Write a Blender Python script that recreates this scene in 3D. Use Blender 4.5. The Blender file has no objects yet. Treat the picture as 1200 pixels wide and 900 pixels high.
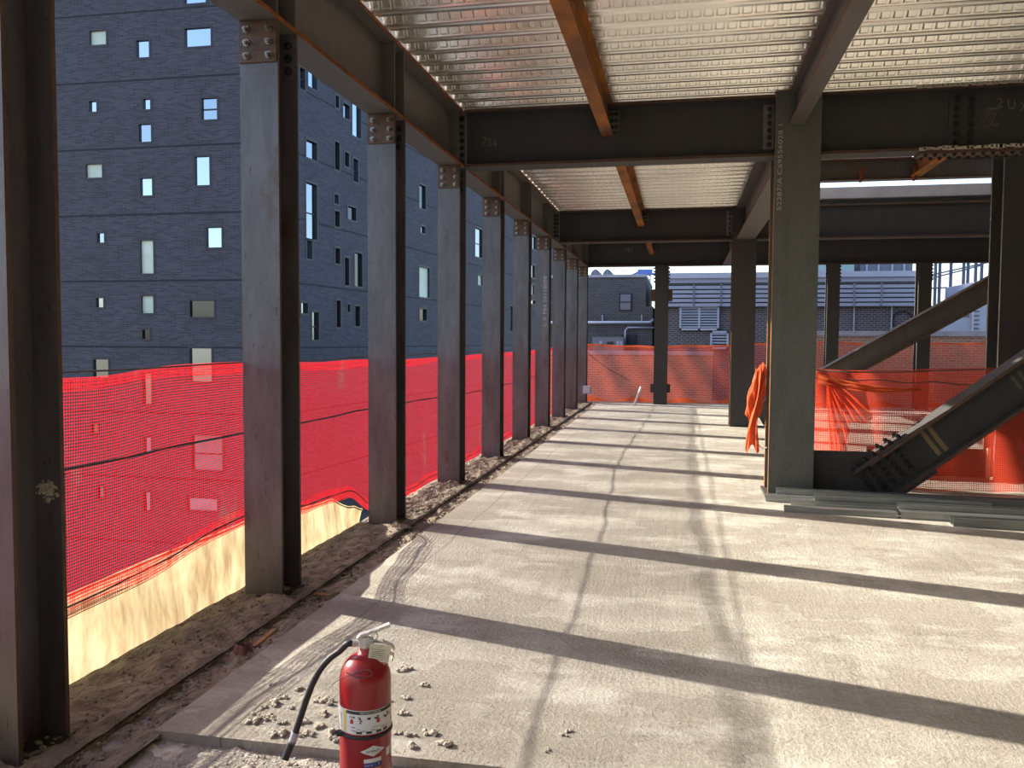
import bpy, bmesh, math, random
from mathutils import Vector, Matrix, noise
random.seed(7)
SC = bpy.context.scene
COL = SC.collection

# ------------------------------------------------------------------ camera
CAM_F, CAM_YAW, CAM_PITCH, CAM_ROLL, CAM_H = 990.5, .1973, .0512, .0056, 1.6
_cy, _sy, _cp, _sp = math.cos(CAM_YAW), math.sin(CAM_YAW), math.cos(CAM_PITCH), math.sin(CAM_PITCH)
_fw = Vector((-_sy*_cp, _cy*_cp, -_sp)); _r0 = Vector((_cy, _sy, 0)); _u0 = _r0.cross(_fw)
_rt = _r0*math.cos(CAM_ROLL) + _u0*math.sin(CAM_ROLL); _up = _u0*math.cos(CAM_ROLL) - _r0*math.sin(CAM_ROLL)
CAMP = Vector((0, 0, CAM_H))
cam = bpy.data.cameras.new('camera'); cam.sensor_width = 36; cam.lens = CAM_F/1200*36
cam.clip_end = 600; cam.clip_start = .05
camo = bpy.data.objects.new('camera', cam); COL.objects.link(camo)
camo.matrix_world = Matrix(((_rt.x, _up.x, -_fw.x, 0), (_rt.y, _up.y, -_fw.y, 0), (_rt.z, _up.z, -_fw.z, CAM_H), (0, 0, 0, 1)))
SC.camera = camo

# ------------------------------------------------------------------ sky, sun, exposure
SUN_AZ = math.atan2(-1, .285); SUN_EL = math.radians(24.8)
W = bpy.data.worlds.new('sky'); SC.world = W; W.use_nodes = True
_nt = W.node_tree
_sky = _nt.nodes.new('ShaderNodeTexSky'); _sky.sky_type = 'NISHITA'; _sky.sun_disc = False
_sky.sun_elevation = SUN_EL; _sky.sun_rotation = SUN_AZ % (2*math.pi)
_sky.air_density = 1.0; _sky.dust_density = 1.6; _sky.ozone_density = 1.0
_wb = _nt.nodes.new('ShaderNodeMix'); _wb.data_type = 'RGBA'; _wb.blend_type = 'MULTIPLY'; _wb.inputs[0].default_value = 1
_wb.inputs[7].default_value = (1.0, .985, 1.05, 1)          # camera white balance, the same over the whole sky
_nt.links.new(_sky.outputs[0], _wb.inputs[6]); _nt.links.new(_wb.outputs[2], _nt.nodes['Background'].inputs[0])
_nt.nodes['Background'].inputs[1].default_value = .50
sun = bpy.data.lights.new('sun', 'SUN'); sun.energy = 16.0; sun.color = (1, .93, .80); sun.angle = math.radians(.53)
suno = bpy.data.objects.new('sun', sun); COL.objects.link(suno)
suno.rotation_euler = (Vector((1, -.285, -math.hypot(1, .285)*math.tan(SUN_EL)))).to_track_quat('-Z', 'Y').to_euler()
SC.view_settings.view_transform = 'Standard'; SC.view_settings.look = 'None'
SC.view_settings.exposure = 0.0; SC.view_settings.gamma = 1; SC.view_settings.use_curve_mapping = False

# ------------------------------------------------------------------ pixel helpers (directions only)
def ray(x, y): return _fw + _rt*((x-600)/CAM_F) + _up*((450-y)/CAM_F)
def onz(x, y, z=0): d = ray(x, y); return CAMP + d*((z-CAM_H)/d.z)
def onx(x, y, X): d = ray(x, y); return CAMP + d*(X/d.x)
def ony(x, y, Y): d = ray(x, y); return CAMP + d*(Y/d.y)

# ------------------------------------------------------------------ materials
def mat(name, col, rough=.6, metal=0., spec=.5, col2=None, scale=6., detail=6., bump=0., bscale=40., stretch=(1, 1, 1), lo=.35, hi=.65):
    m = bpy.data.materials.new(name); m.use_nodes = True
    nt = m.node_tree; b = nt.nodes['Principled BSDF']
    b.inputs['Base Color'].default_value = (*col, 1); b.inputs['Roughness'].default_value = rough
    b.inputs['Metallic'].default_value = metal; b.inputs['Specular IOR Level'].default_value = spec
    g = nt.nodes.new('ShaderNodeNewGeometry'); mp = nt.nodes.new('ShaderNodeMapping'); mp.inputs['Scale'].default_value = stretch
    nt.links.new(g.outputs['Position'], mp.inputs['Vector'])
    if col2 is not None:
        n = nt.nodes.new('ShaderNodeTexNoise'); n.inputs['Scale'].default_value = scale; n.inputs['Detail'].default_value = detail
        nt.links.new(mp.outputs[0], n.inputs['Vector'])
        r = nt.nodes.new('ShaderNodeValToRGB')
        r.color_ramp.elements[0].position = lo; r.color_ramp.elements[0].color = (*col, 1)
        r.color_ramp.elements[1].position = hi; r.color_ramp.elements[1].color = (*col2, 1)
        nt.links.new(n.outputs['Fac'], r.inputs[0]); nt.links.new(r.outputs[0], b.inputs['Base Color'])
    if bump:
        n2 = nt.nodes.new('ShaderNodeTexNoise'); n2.inputs['Scale'].default_value = bscale; n2.inputs['Detail'].default_value = 5
        nt.links.new(mp.outputs[0], n2.inputs['Vector'])
        bp = nt.nodes.new('ShaderNodeBump'); bp.inputs['Strength'].default_value = bump; bp.inputs['Distance'].default_value = .02
        nt.links.new(n2.outputs['Fac'], bp.inputs['Height']); nt.links.new(bp.outputs[0], b.inputs['Normal'])
    return m

def N(nt, t, **kw):
    n = nt.nodes.new(t)
    for k, v in kw.items(): setattr(n, k, v)
    return n
def math_node(nt, op, a, b=None, c=None):
    n = nt.nodes.new('ShaderNodeMath'); n.operation = op
    for i, v in enumerate((a, b, c)):
        if v is None: continue
        if isinstance(v, (int, float)): n.inputs[i].default_value = v
        else: nt.links.new(v, n.inputs[i])
    return n.outputs[0]
def mix_col(nt, fac, a, b, mode='MIX'):
    n = nt.nodes.new('ShaderNodeMix'); n.data_type = 'RGBA'; n.blend_type = mode
    for i, v in ((0, fac), (6, a), (7, b)):
        if isinstance(v, (int, float)): n.inputs[i].default_value = v
        elif isinstance(v, tuple): n.inputs[i].default_value = (*v, 1)
        else: nt.links.new(v, n.inputs[i])
    return n.outputs[2]
def noise_tex(nt, vec, scale, detail=5, rough=.55):
    n = nt.nodes.new('ShaderNodeTexNoise'); n.inputs['Scale'].default_value = scale; n.inputs['Detail'].default_value = detail
    n.inputs['Roughness'].default_value = rough; nt.links.new(vec, n.inputs['Vector']); return n.outputs['Fac']
def ramp(nt, fac, p0, c0, p1, c1):
    r = nt.nodes.new('ShaderNodeValToRGB'); e = r.color_ramp.elements
    e[0].position = p0; e[0].color = (*c0, 1); e[1].position = p1; e[1].color = (*c1, 1)
    nt.links.new(fac, r.inputs[0]); return r.outputs[0]
def mapped(nt, vec, s):
    m = nt.nodes.new('ShaderNodeMapping'); m.inputs['Scale'].default_value = s; nt.links.new(vec, m.inputs['Vector']); return m.outputs[0]

def steel(name, a, b, rust, rust_amt, rough=.42, metal=.35):
    """mill-scale steel: mottled dark scale, rust blooms, vertical drag marks"""
    m = bpy.data.materials.new(name); m.use_nodes = True; nt = m.node_tree; p = nt.nodes['Principled BSDF']
    g = N(nt, 'ShaderNodeNewGeometry').outputs['Position']
    n1 = noise_tex(nt, mapped(nt, g, (1.5, 1.5, .35)), 5, 7, .62)
    c = ramp(nt, n1, .32, a, .68, b)
    n2 = noise_tex(nt, mapped(nt, g, (1, 1, .6)), 3.1, 8, .7)
    rf = ramp(nt, n2, .62-rust_amt, (0, 0, 0), .74-rust_amt*.6, (1, 1, 1))
    c = mix_col(nt, rf, c, rust)
    n3 = noise_tex(nt, mapped(nt, g, (9, 9, 2.2)), 6, 6, .75)
    sc = ramp(nt, n3, .60, (0, 0, 0), .655, (.8, .8, .8))
    c = mix_col(nt, sc, c, tuple(x*.35 for x in a))
    nt.links.new(c, p.inputs['Base Color'])
    p.inputs['Metallic'].default_value = metal
    rr = nt.nodes.new('ShaderNodeMapRange'); nt.links.new(n1, rr.inputs[0]); rr.inputs[3].default_value = rough-.08; rr.inputs[4].default_value = rough+.15
    nt.links.new(rr.outputs[0], p.inputs['Roughness'])
    bp = nt.nodes.new('ShaderNodeBump'); bp.inputs['Strength'].default_value = .15; bp.inputs['Distance'].default_value = .004
    nt.links.new(noise_tex(nt, g, 60, 4), bp.inputs['Height']); nt.links.new(bp.outputs[0], p.inputs['Normal'])
    return m

M = {}
M['col_steel'] = steel('column_mill_scale', (.075, .070, .072), (.135, .130, .138), (.085, .042, .024), .045, .38, .25)
M['beam_steel'] = steel('beam_mill_scale', (.100, .088, .083), (.135, .121, .115), (.11, .065, .042), .04, .5, .2)
M['dark_steel'] = steel('painted_dark_steel', (.030, .030, .030), (.044, .043, .042), (.05, .036, .027), .0, .62, .0)
M['green_steel'] = steel('primed_grey_green_steel', (.075, .082, .072), (.105, .112, .098), (.075, .06, .04), .0, .5, .15)
M['rust'] = mat('orange_rust', (.30, .10, .025), .85, 0, .2, (.16, .055, .02), 9, 8, .4, 90)
M['rust_beam'] = mat('rusty_purlin', (.36, .135, .03), .8, 0, .2, (.17, .085, .045), 4.5, 9, .3, 70, (1, .35, 1), .38, .62)
M['brown_plate'] = mat('rusty_brown_plate', (.07, .042, .03), .6, .2, .4, (.11, .06, .036), 14, 7, .25, 90)
M['bolt'] = mat('bolt_zinc', (.30, .28, .26), .35, .8, .5, (.18, .16, .14), 40, 3)
M['bolt_dark'] = mat('bolt_dark', (.035, .032, .03), .5, .5)
M['tab'] = mat('grey_connection_tab', (.17, .175, .165), .55, .3, .5, (.12, .12, .115), 10, 5)
M['galv'] = mat('galvanised_stud', (.36, .375, .36), .36, .8, .5, (.25, .265, .255), 5, 6, 0, 40, (.4, 3, 3))
M['chalk'] = mat('chalk_mark', (.15, .14, .125), .95)
M['stencil'] = mat('stencil_paint', (.36, .38, .37), .9)
M['coping'] = mat('pale_coping', (.40, .40, .45), .8, 0, .3, (.33, .33, .38), 3, 5)
M['black'] = mat('black_rubber', (.018, .018, .02), .55, 0, .4)
M['white'] = mat('white_plastic', (.75, .74, .70), .5)
M['pale_edging'] = mat('pale_edging', (.52, .42, .28), .8, 0, .2, (.42, .33, .21), 6, 5, 0, 40, (1, 1, 8))

# floor concrete
def concrete():
    m = bpy.data.materials.new('trowelled_concrete'); m.use_nodes = True; nt = m.node_tree; p = nt.nodes['Principled BSDF']
    g = N(nt, 'ShaderNodeNewGeometry').outputs['Position']
    big = noise_tex(nt, mapped(nt, g, (.55, .9, 1)), 1.1, 7, .6)
    c = ramp(nt, big, .40, (.37, .342, .292), .62, (.57, .542, .475))
    st = noise_tex(nt, mapped(nt, g, (9, .8, 1)), 1.6, 6, .65)        # drag marks along the bay
    c = mix_col(nt, .45, c, ramp(nt, st, .3, (.62, .60, .56), .7, (1, 1, 1)), 'MULTIPLY')
    st2 = noise_tex(nt, mapped(nt, g, (1.0, 8, 1)), 1.2, 6, .7)
    c = mix_col(nt, .35, c, ramp(nt, st2, .3, (.66, .64, .60), .7, (1, 1, 1)), 'MULTIPLY')
    fine = noise_tex(nt, g, 55, 4, .7)
    c = mix_col(nt, .4, c, ramp(nt, fine, .32, (.50, .48, .45), .68, (1.15, 1.15, 1.15)), 'MULTIPLY')
    # damp patch outlines
    pt = noise_tex(nt, mapped(nt, g, (.75, 1.1, 1)), .95, 5, .55)
    band = math_node(nt, 'ABSOLUTE', math_node(nt, 'SUBTRACT', pt, .515))
    c = mix_col(nt, ramp(nt, pt, .513, (0, 0, 0), .527, (.62, .62, .62)), c, (.30, .272, .225))
    c = mix_col(nt, ramp(nt, band, .0, (.55, .55, .55), .007, (0, 0, 0)), c, (.20, .18, .145))
    p2 = noise_tex(nt, mapped(nt, g, (.7, 1.2, 1.7)), 1.5, 6, .65)
    c = mix_col(nt, ramp(nt, p2, .53, (0, 0, 0), .66, (.6, .6, .6)), c, (.62, .595, .53))
    # re-apply fine grain over the patches
    c = mix_col(nt, .3, c, ramp(nt, noise_tex(nt, g, 24, 6, .7), .35, (.55, .53, .5), .65, (1.1, 1.1, 1.1)), 'MULTIPLY')
    # one long wandering crack parallel to the edge
    sx = nt.nodes.new('ShaderNodeSeparateXYZ'); nt.links.new(g, sx.inputs[0])
    wob = math_node(nt, 'MULTIPLY', math_node(nt, 'SUBTRACT', noise_tex(nt, g, 1.3, 3), .5), .09)
    d = math_node(nt, 'ABSOLUTE', math_node(nt, 'ADD', math_node(nt, 'ADD', sx.outputs[0], 1.79), wob))
    c = mix_col(nt, math_node(nt, 'LESS_THAN', d, .0035), c, (.16, .145, .125))
    nt.links.new(c, p.inputs['Base Color']); p.inputs['Roughness'].default_value = .85; p.inputs['Specular IOR Level'].default_value = .25
    hsum = math_node(nt, 'ADD', math_node(nt, 'MULTIPLY', noise_tex(nt, g, 48, 6, .7), 1.0), math_node(nt, 'MULTIPLY', st, .35))
    bp = nt.nodes.new('ShaderNodeBump'); bp.inputs['Strength'].default_value = .8; bp.inputs['Distance'].default_value = .014
    nt.links.new(hsum, bp.inputs['Height']); nt.links.new(bp.outputs[0], p.inputs['Normal'])
    return m
M['concrete'] = concrete()
M['dirt'] = mat('dusty_dirt', (.17, .14, .105), .95, 0, .15, (.30, .255, .195), 7, 9, 1.0, 45)
M['crumb'] = mat('mortar_crumb', (.42, .38, .31), .95, 0, .1, (.56, .51, .42), 30, 4, .5, 120)
M['rough_conc'] = mat('rough_grey_concrete', (.27, .25, .215), .95, 0, .15, (.38, .35, .30), 12, 9, .9, 60)
M['dark_wall'] = mat('dark_light_blocker', (.055, .055, .058), .95, 0, .1, (.075, .075, .078), 3, 6)  # kept dark so the added unseen walls return little bounce light
M['street'] = mat('asphalt_far_below', (.10, .10, .10), .9, 0, .2, (.16, .16, .155), .4, 6)
M['far_roof'] = mat('grey_roofing', (.20, .19, .19), .9, 0, .2, (.26, .25, .24), .8, 6)

# galvanised deck
def deck_mat():
    m = bpy.data.materials.new('galvanised_deck'); m.use_nodes = True; nt = m.node_tree; p = nt.nodes['Principled BSDF']
    g = N(nt, 'ShaderNodeNewGeometry').outputs['Position']
    n = noise_tex(nt, mapped(nt, g, (.5, 6, 6)), 2.2, 6, .6)
    nt.links.new(ramp(nt, n, .3, (.86, .84, .79), .7, (.98, .96, .91)), p.inputs['Base Color'])
    p.inputs['Metallic'].default_value = .85
    rr = nt.nodes.new('ShaderNodeMapRange'); nt.links.new(noise_tex(nt, mapped(nt, g, (1, 5, 5)), 3, 4), rr.inputs[0]); rr.inputs[3].default_value = .13; rr.inputs[4].default_value = .26
    nt.links.new(rr.outputs[0], p.inputs['Roughness'])
    return m
M['deck'] = deck_mat()

# nets: woven grid with real holes between the threads
def net_mat(name, col, dust, cell, thread, glow=.55):
    m = bpy.data.materials.new(name); m.use_nodes = True; nt = m.node_tree
    out = nt.nodes['Material Output']; nt.nodes.remove(nt.nodes['Principled BSDF'])
    uv = N(nt, 'ShaderNodeUVMap').outputs[0]
    s = nt.nodes.new('ShaderNodeSeparateXYZ'); nt.links.new(uv, s.inputs[0])
    fu = math_node(nt, 'FRACT', math_node(nt, 'DIVIDE', s.outputs[0], cell)); fv = math_node(nt, 'FRACT', math_node(nt, 'DIVIDE', s.outputs[1], cell))
    thr = math_node(nt, 'MAXIMUM', math_node(nt, 'LESS_THAN', fu, thread), math_node(nt, 'LESS_THAN', fv, thread))
    g = N(nt, 'ShaderNodeNewGeometry').outputs['Position']
    d = noise_tex(nt, mapped(nt, g, (1, 1.3, .55)), 2.3, 8, .7)
    c = mix_col(nt, ramp(nt, d, .60, (0, 0, 0), .72, (.75, .75, .75)), tuple(col), tuple(dust))
    df = nt.nodes.new('ShaderNodeBsdfDiffuse'); tr = nt.nodes.new('ShaderNodeBsdfTranslucent')
    nt.links.new(c, df.inputs[0]); nt.links.new(c, tr.inputs[0])
    mx = nt.nodes.new('ShaderNodeMixShader'); mx.inputs[0].default_value = glow
    nt.links.new(df.outputs[0], mx.inputs[1]); nt.links.new(tr.outputs[0], mx.inputs[2])
    tp = nt.nodes.new('ShaderNodeBsdfTransparent'); m2 = nt.nodes.new('ShaderNodeMixShader')
    nt.links.new(thr, m2.inputs[0]); nt.links.new(tp.outputs[0], m2.inputs[1]); nt.links.new(mx.outputs[0], m2.inputs[2])
    nt.links.new(m2.outputs[0], out.inputs[0])
    return m
def cloth_mat(name, col, glow=.5, col2=None, scale=5, stretch=(1, 1, 1)):
    m = bpy.data.materials.new(name); m.use_nodes = True; nt = m.node_tree
    out = nt.nodes['Material Output']; nt.nodes.remove(nt.nodes['Principled BSDF'])
    df = nt.nodes.new('ShaderNodeBsdfDiffuse'); tr = nt.nodes.new('ShaderNodeBsdfTranslucent')
    df.inputs[0].default_value = (*col, 1); tr.inputs[0].default_value = (*col, 1)
    if col2:
        g = N(nt, 'ShaderNodeNewGeometry').outputs['Position']
        c = ramp(nt, noise_tex(nt, mapped(nt, g, stretch), scale, 7, .65), .38, col, .66, col2)
        nt.links.new(c, df.inputs[0]); nt.links.new(c, tr.inputs[0])
    mx = nt.nodes.new('ShaderNodeMixShader'); mx.inputs[0].default_value = glow
    nt.links.new(df.outputs[0], mx.inputs[1]); nt.links.new(tr.outputs[0], mx.inputs[2]); nt.links.new(mx.outputs[0], out.inputs[0])
    return m
M['net_red'] = net_mat('red_debris_net', (.36, .012, .016), (.20, .11, .08), .0145, .21, .55)
M['net_orange'] = net_mat('orange_debris_net', (.58, .09, .045), (.17, .085, .07), .016, .25, .5)
M['net_sheer'] = net_mat('sheer_orange_net', (.58, .062, .030), (.40, .055, .03), .016, .40, .55)
M['hem_red'] = net_mat('red_net_hem', (.40, .012, .016), (.30, .08, .07), .008, .25, .6)
M['net_dense'] = net_mat('gathered_orange_net', (.70, .095, .04), (.60, .10, .05), .012, .42, .55)
M['cloth_orange'] = cloth_mat('orange_gathered_net', (.60, .13, .055), .35)
M['tarp'] = cloth_mat('cream_translucent_sheet', (.30, .255, .155), .7, (.155, .11, .06), 2.6, (1, 3.4, 1.0))

# brick facades
def brick_mat(name, c1, c2, mortar, bw, bh, ms, axis, band=None, rough=.75):
    """axis 'x' : wall runs along x (uses x,z); 'y': wall runs along y"""
    m = bpy.data.materials.new(name); m.use_nodes = True; nt = m.node_tree; p = nt.nodes['Principled BSDF']
    g = N(nt, 'ShaderNodeTexCoord').outputs['Object']
    s = nt.nodes.new('ShaderNodeSeparateXYZ'); nt.links.new(g, s.inputs[0])
    cb = nt.nodes.new('ShaderNodeCombineXYZ'); nt.links.new(s.outputs[0 if axis == 'x' else 1], cb.inputs[0]); nt.links.new(s.outputs[2], cb.inputs[1])
    b = nt.nodes.new('ShaderNodeTexBrick'); nt.links.new(cb.outputs[0], b.inputs['Vector'])
    b.inputs['Color1'].default_value = (*c1, 1); b.inputs['Color2'].default_value = (*c2, 1); b.inputs['Mortar'].default_value = (*mortar, 1)
    b.inputs['Scale'].default_value = 1; b.inputs['Brick Width'].default_value = bw; b.inputs['Row Height'].default_value = bh
    b.inputs['Mortar Size'].default_value = ms; b.inputs['Mortar Smooth'].default_value = .1; b.inputs['Bias'].default_value = 0
    c = b.outputs['Color']
    big = noise_tex(nt, mapped(nt, g, (1, 1, 1)), .45, 5)
    c = mix_col(nt, .5, c, ramp(nt, big, .3, (.75, .75, .75), .7, (1.2, 1.2, 1.2)), 'MULTIPLY')
    if band:
        z0, step, w = band
        fz = math_node(nt, 'FRACT', math_node(nt, 'DIVIDE', math_node(nt, 'SUBTRACT', s.outputs[2], z0), step))
        c = mix_col(nt, math_node(nt, 'LESS_THAN', fz, w/step), c, tuple(x*.55 for x in c1))
    nt.links.new(c, p.inputs['Base Color']); p.inputs['Roughness'].default_value = rough; p.inputs['Specular IOR Level'].default_value = .4
    bp = nt.nodes.new('ShaderNodeBump'); bp.inputs['Strength'].default_value = .4; bp.inputs['Distance'].default_value = .01; bp.invert = True
    nt.links.new(b.outputs['Fac'], bp.inputs['Height']); nt.links.new(bp.outputs[0], p.inputs['Normal'])
    return m
M['brick_a'] = brick_mat('charcoal_brick_front', (.022, .0225, .031), (.056, .055, .070), (.075, .074, .092), .42, .085, .012, 'x', (.22, 3.38, .10))
M['brick_b'] = brick_mat('charcoal_brick_side', (.024, .0245, .033), (.058, .057, .071), (.072, .071, .087), .42, .085, .012, 'y', (.22, 3.38, .10))
M['brick_c'] = brick_mat('dark_grey_brick', (.042, .040, .042), (.072, .068, .068), (.11, .11, .12), .21, .072, .014, 'x')
M['brick_d'] = brick_mat('brown_brick_pale_mortar', (.050, .042, .042), (.085, .070, .068), (.19, .185, .20), .20, .075, .016, 'x')
M['brick_e'] = brick_mat('red_brown_parapet_brick', (.30, .15, .10), (.38, .20, .14), (.42, .34, .28), .21, .075, .012, 'x')
M['frame_dark'] = mat('dark_window_frame', (.022, .023, .03), .5, .2)
M['pane_sky'] = mat('sky_reflecting_glass', (.42, .50, .60), .04, 1.0)
M['pane_mid'] = mat('tinted_glass', (.30, .36, .42), .05, 1.0)
M['pane_dark'] = mat('dark_glass', (.07, .08, .09), .06, .9)
M['pane_blind'] = mat('blind_behind_glass', (.62, .66, .55), .35, 0, .5, (.45, .52, .40), .8, 2)
M['blue_metal'] = mat('pale_blue_grey_metal', (.46, .50, .60), .5, .2, .5, (.40, .44, .54), 1.5, 4)
M['blue_rail'] = mat('grey_blue_rail', (.36, .40, .50), .45, .3)
M['crane_blue'] = mat('blue_painted_lattice', (.13, .22, .55), .5, .1)
M['cabinet'] = mat('grey_cabinet', (.17, .17, .20), .6)
M['scaffold'] = mat('scaffold_tube', (.10, .11, .16), .5, .3)
M['ext_red'] = mat('extinguisher_red', (.27, .008, .012), .30, 0, .5, (.23, .016, .02), 12, 6, 0, 40, (1, 1, 1), .5, .72)
M['dust_red'] = mat('dusty_red_collar', (.45, .05, .045), .55)
M['chrome'] = mat('dull_chrome', (.60, .58, .54), .4, .35, .5, (.45, .43, .40), 60, 3)
M['paper'] = mat('paper_label', (.66, .64, .60), .7)
M['tag_card'] = mat('card_tag', (.70, .62, .45), .85, 0, .2, (.60, .52, .36), 40, 4)
M['yellow'] = mat('yellow_print', (.62, .50, .06), .7)
M['ink'] = mat('black_print', (.03, .03, .035), .7)
M['ink_red'] = mat('red_print', (.40, .03, .04), .7)
M['blue_print'] = mat('blue_print', (.03, .06, .25), .7)
M['orange_print'] = mat('orange_print', (.60, .32, .05), .7)
M['wire'] = mat('thin_wire', (.09, .085, .08), .5, .5)
M['wood_chip'] = mat('splintered_wood', (.30, .16, .08), .8, 0, .2, (.2, .1, .05), 20, 4)
M['red_rag'] = mat('dirty_red_cup', (.22, .10, .10), .8, 0, .2, (.15, .09, .085), 30, 4)

# ------------------------------------------------------------------ mesh builder
class MB:
    def __init__(s): s.v = []; s.f = []; s.mi = []; s.uv = None
    def quad(s, a, b, c, d, m=0):
        n = len(s.v); s.v += [Vector(a), Vector(b), Vector(c), Vector(d)]; s.f.append((n, n+1, n+2, n+3)); s.mi.append(m); return s
    def box(s, x0, x1, y0, y1, z0, z1, m=0):
        n = len(s.v)
        s.v += [Vector(p) for p in ((x0, y0, z0), (x1, y0, z0), (x1, y1, z0), (x0, y1, z0), (x0, y0, z1), (x1, y0, z1), (x1, y1, z1), (x0, y1, z1))]
        for q in ((3, 2, 1, 0), (4, 5, 6, 7), (0, 1, 5, 4), (1, 2, 6, 5), (2, 3, 7, 6), (3, 0, 4, 7)):
            s.f.append(tuple(n+i for i in q)); s.mi.append(m)
        return s
    def obox(s, c, ax, ay, az, m=0):
        """oriented box: centre and half-axis vectors"""
        n = len(s.v); c = Vector(c); ax, ay, az = Vector(ax), Vector(ay), Vector(az)
        s.v += [c-ax-ay-az, c+ax-ay-az, c+ax+ay-az, c-ax+ay-az, c-ax-ay+az, c+ax-ay+az, c+ax+ay+az, c-ax+ay+az]
        for q in ((3, 2, 1, 0), (4, 5, 6, 7), (0, 1, 5, 4), (1, 2, 6, 5), (2, 3, 7, 6), (3, 0, 4, 7)):
            s.f.append(tuple(n+i for i in q)); s.mi.append(m)
        return s
    def bar(s, p, q, w, h, m=0, up=Vector((0, 0, 1))):
        p, q = Vector(p), Vector(q); d = q-p; t = d.normalized(); sd = t.cross(up)
        if sd.length < 1e-4: sd = t.cross(Vector((0, 1, 0)))
        sd.normalize(); u = sd.cross(t)
        return s.obox((p+q)/2, d/2, sd*(w/2), u*(h/2), m)
    def prism(s, prof, fn, c0, c1, mats=None):
        """profile (a,b) extruded c0..c1; fn maps (a,b,c) to a point"""
        n = len(s.v); k = len(prof)
        for c in (c0, c1): s.v += [Vector(fn(a, b, c)) for a, b in prof]
        for i in range(k):
            j = (i+1) % k; s.f.append((n+i, n+j, n+k+j, n+k+i)); s.mi.append(mats[i] if mats else 0)
        s.f.append(tuple(range(n+k-1, n-1, -1))); s.mi.append(0)
        s.f.append(tuple(range(n+k, n+2*k))); s.mi.append(0)
        return s
    def tube(s, pts, r, seg=8, m=0, cap=True):
        pts = [Vector(p) for p in pts]; n0 = len(s.v); K = len(pts); ref = None
        for i, p in enumerate(pts):
            t = (pts[min(i+1, K-1)] - pts[max(i-1, 0)]).normalized()
            if ref is None:
                ref = t.cross(Vector((0, 0, 1)))
                if ref.length < 1e-3: ref = t.cross(Vector((0, 1, 0)))
            ref = (ref - t*ref.dot(t)).normalized(); bt = t.cross(ref)
            rr = r[i] if isinstance(r, (list, tuple)) else r
            for k in range(seg):
                a = 2*math.pi*k/seg; s.v.append(p + ref*(math.cos(a)*rr) + bt*(math.sin(a)*rr))
        for i in range(K-1):
            for k in range(seg):
                k2 = (k+1) % seg
                s.f.append((n0+i*seg+k, n0+i*seg+k2, n0+(i+1)*seg+k2, n0+(i+1)*seg+k)); s.mi.append(m)
        if cap:
            s.f.append(tuple(n0+k for k in range(seg-1, -1, -1))); s.mi.append(m)
            s.f.append(tuple(n0+(K-1)*seg+k for k in range(seg))); s.mi.append(m)
        return s
    def lathe(s, prof, seg=32, c=(0, 0, 0), m=0):
        n0 = len(s.v); c = Vector(c)
        for r, z in prof:
            for k in range(seg):
                a = 2*math.pi*k/seg; s.v.append(c+Vector((r*math.cos(a), r*math.sin(a), z)))
        for i in range(len(prof)-1):
            for k in range(seg):
                k2 = (k+1) % seg
                s.f.append((n0+i*seg+k, n0+i*seg+k2, n0+(i+1)*seg+k2, n0+(i+1)*seg+k)); s.mi.append(m)
        s.f.append(tuple(n0+k for k in range(seg-1, -1, -1))); s.mi.append(m)
        s.f.append(tuple(n0+(len(prof)-1)*seg+k for k in range(seg))); s.mi.append(m)
        return s
    def grid(s, fn, nu, nv, uvfn=None, m=0):
        n0 = len(s.v)
        for i in range(nu+1):
            for j in range(nv+1): s.v.append(Vector(fn(i/nu, j/nv)))
        if uvfn:
            s.uv = s.uv or {}
            for i in range(nu+1):
                for j in range(nv+1): s.uv[n0+i*(nv+1)+j] = uvfn(i/nu, j/nv)
        for i in range(nu):
            for j in range(nv):
                a = n0+i*(nv+1)+j; s.f.append((a, a+nv+1, a+nv+2, a+1)); s.mi.append(m)
        return s
    def mesh(s, name, mats, off=Vector((0, 0, 0)), smooth=False, fix=True):
        me = bpy.data.meshes.new(name)
        me.from_pydata([tuple(p-off) for p in s.v], [], s.f)
        if not isinstance(mats, (list, tuple)): mats = [mats]
        for m_ in mats: me.materials.append(M[m_] if isinstance(m_, str) else m_)
        me.polygons.foreach_set('material_index', s.mi)
        if s.uv:
            ul = me.uv_layers.new(name='UVMap')
            for l in me.loops: ul.data[l.index].uv = s.uv.get(l.vertex_index, (0, 0))
        if fix:
            bm = bmesh.new(); bm.from_mesh(me); bmesh.ops.recalc_face_normals(bm, faces=bm.faces); bm.to_mesh(me); bm.free()
        if smooth:
            me.polygons.foreach_set('use_smooth', [True]*len(me.polygons))
        me.update(); return me
    def build(s, name, mats, parent=None, smooth=False, fix=True):
        off = parent_world(parent) if parent else Vector((0, 0, 0))
        o = bpy.data.objects.new(name, s.mesh(name, mats, off, smooth, fix)); COL.objects.link(o)
        if parent: o.parent = parent
        return o

def parent_world(p):
    t = Vector((0, 0, 0))
    while p: t += p.location; p = p.parent
    return t
def empty(name, loc=(0, 0, 0)):
    o = bpy.data.objects.new(name, None); o.empty_display_size = .1; o.location = loc; COL.objects.link(o); return o
def tag(o, label, cat, group=None):
    o['label'] = label; o['category'] = cat
    if group: o['group'] = group
    return o
def struct(o, label=None):
    o['kind'] = 'structure'
    if label: o['label'] = label
    return o
def thing(name, loc, label, cat, group=None): return tag(empty(name, loc), label, cat, group)
def place(name, me, parent, wloc, rot=None):
    o = bpy.data.objects.new(name, me); COL.objects.link(o); o.parent = parent
    o.location = Vector(wloc) - parent_world(parent)
    if rot is not None: o.rotation_euler = rot
    return o
def copy_tree(o, parent=None):
    c = o.copy(); COL.objects.link(c); c.parent = parent
    for ch in list(o.children): copy_tree(ch, c)
    return c

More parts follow.
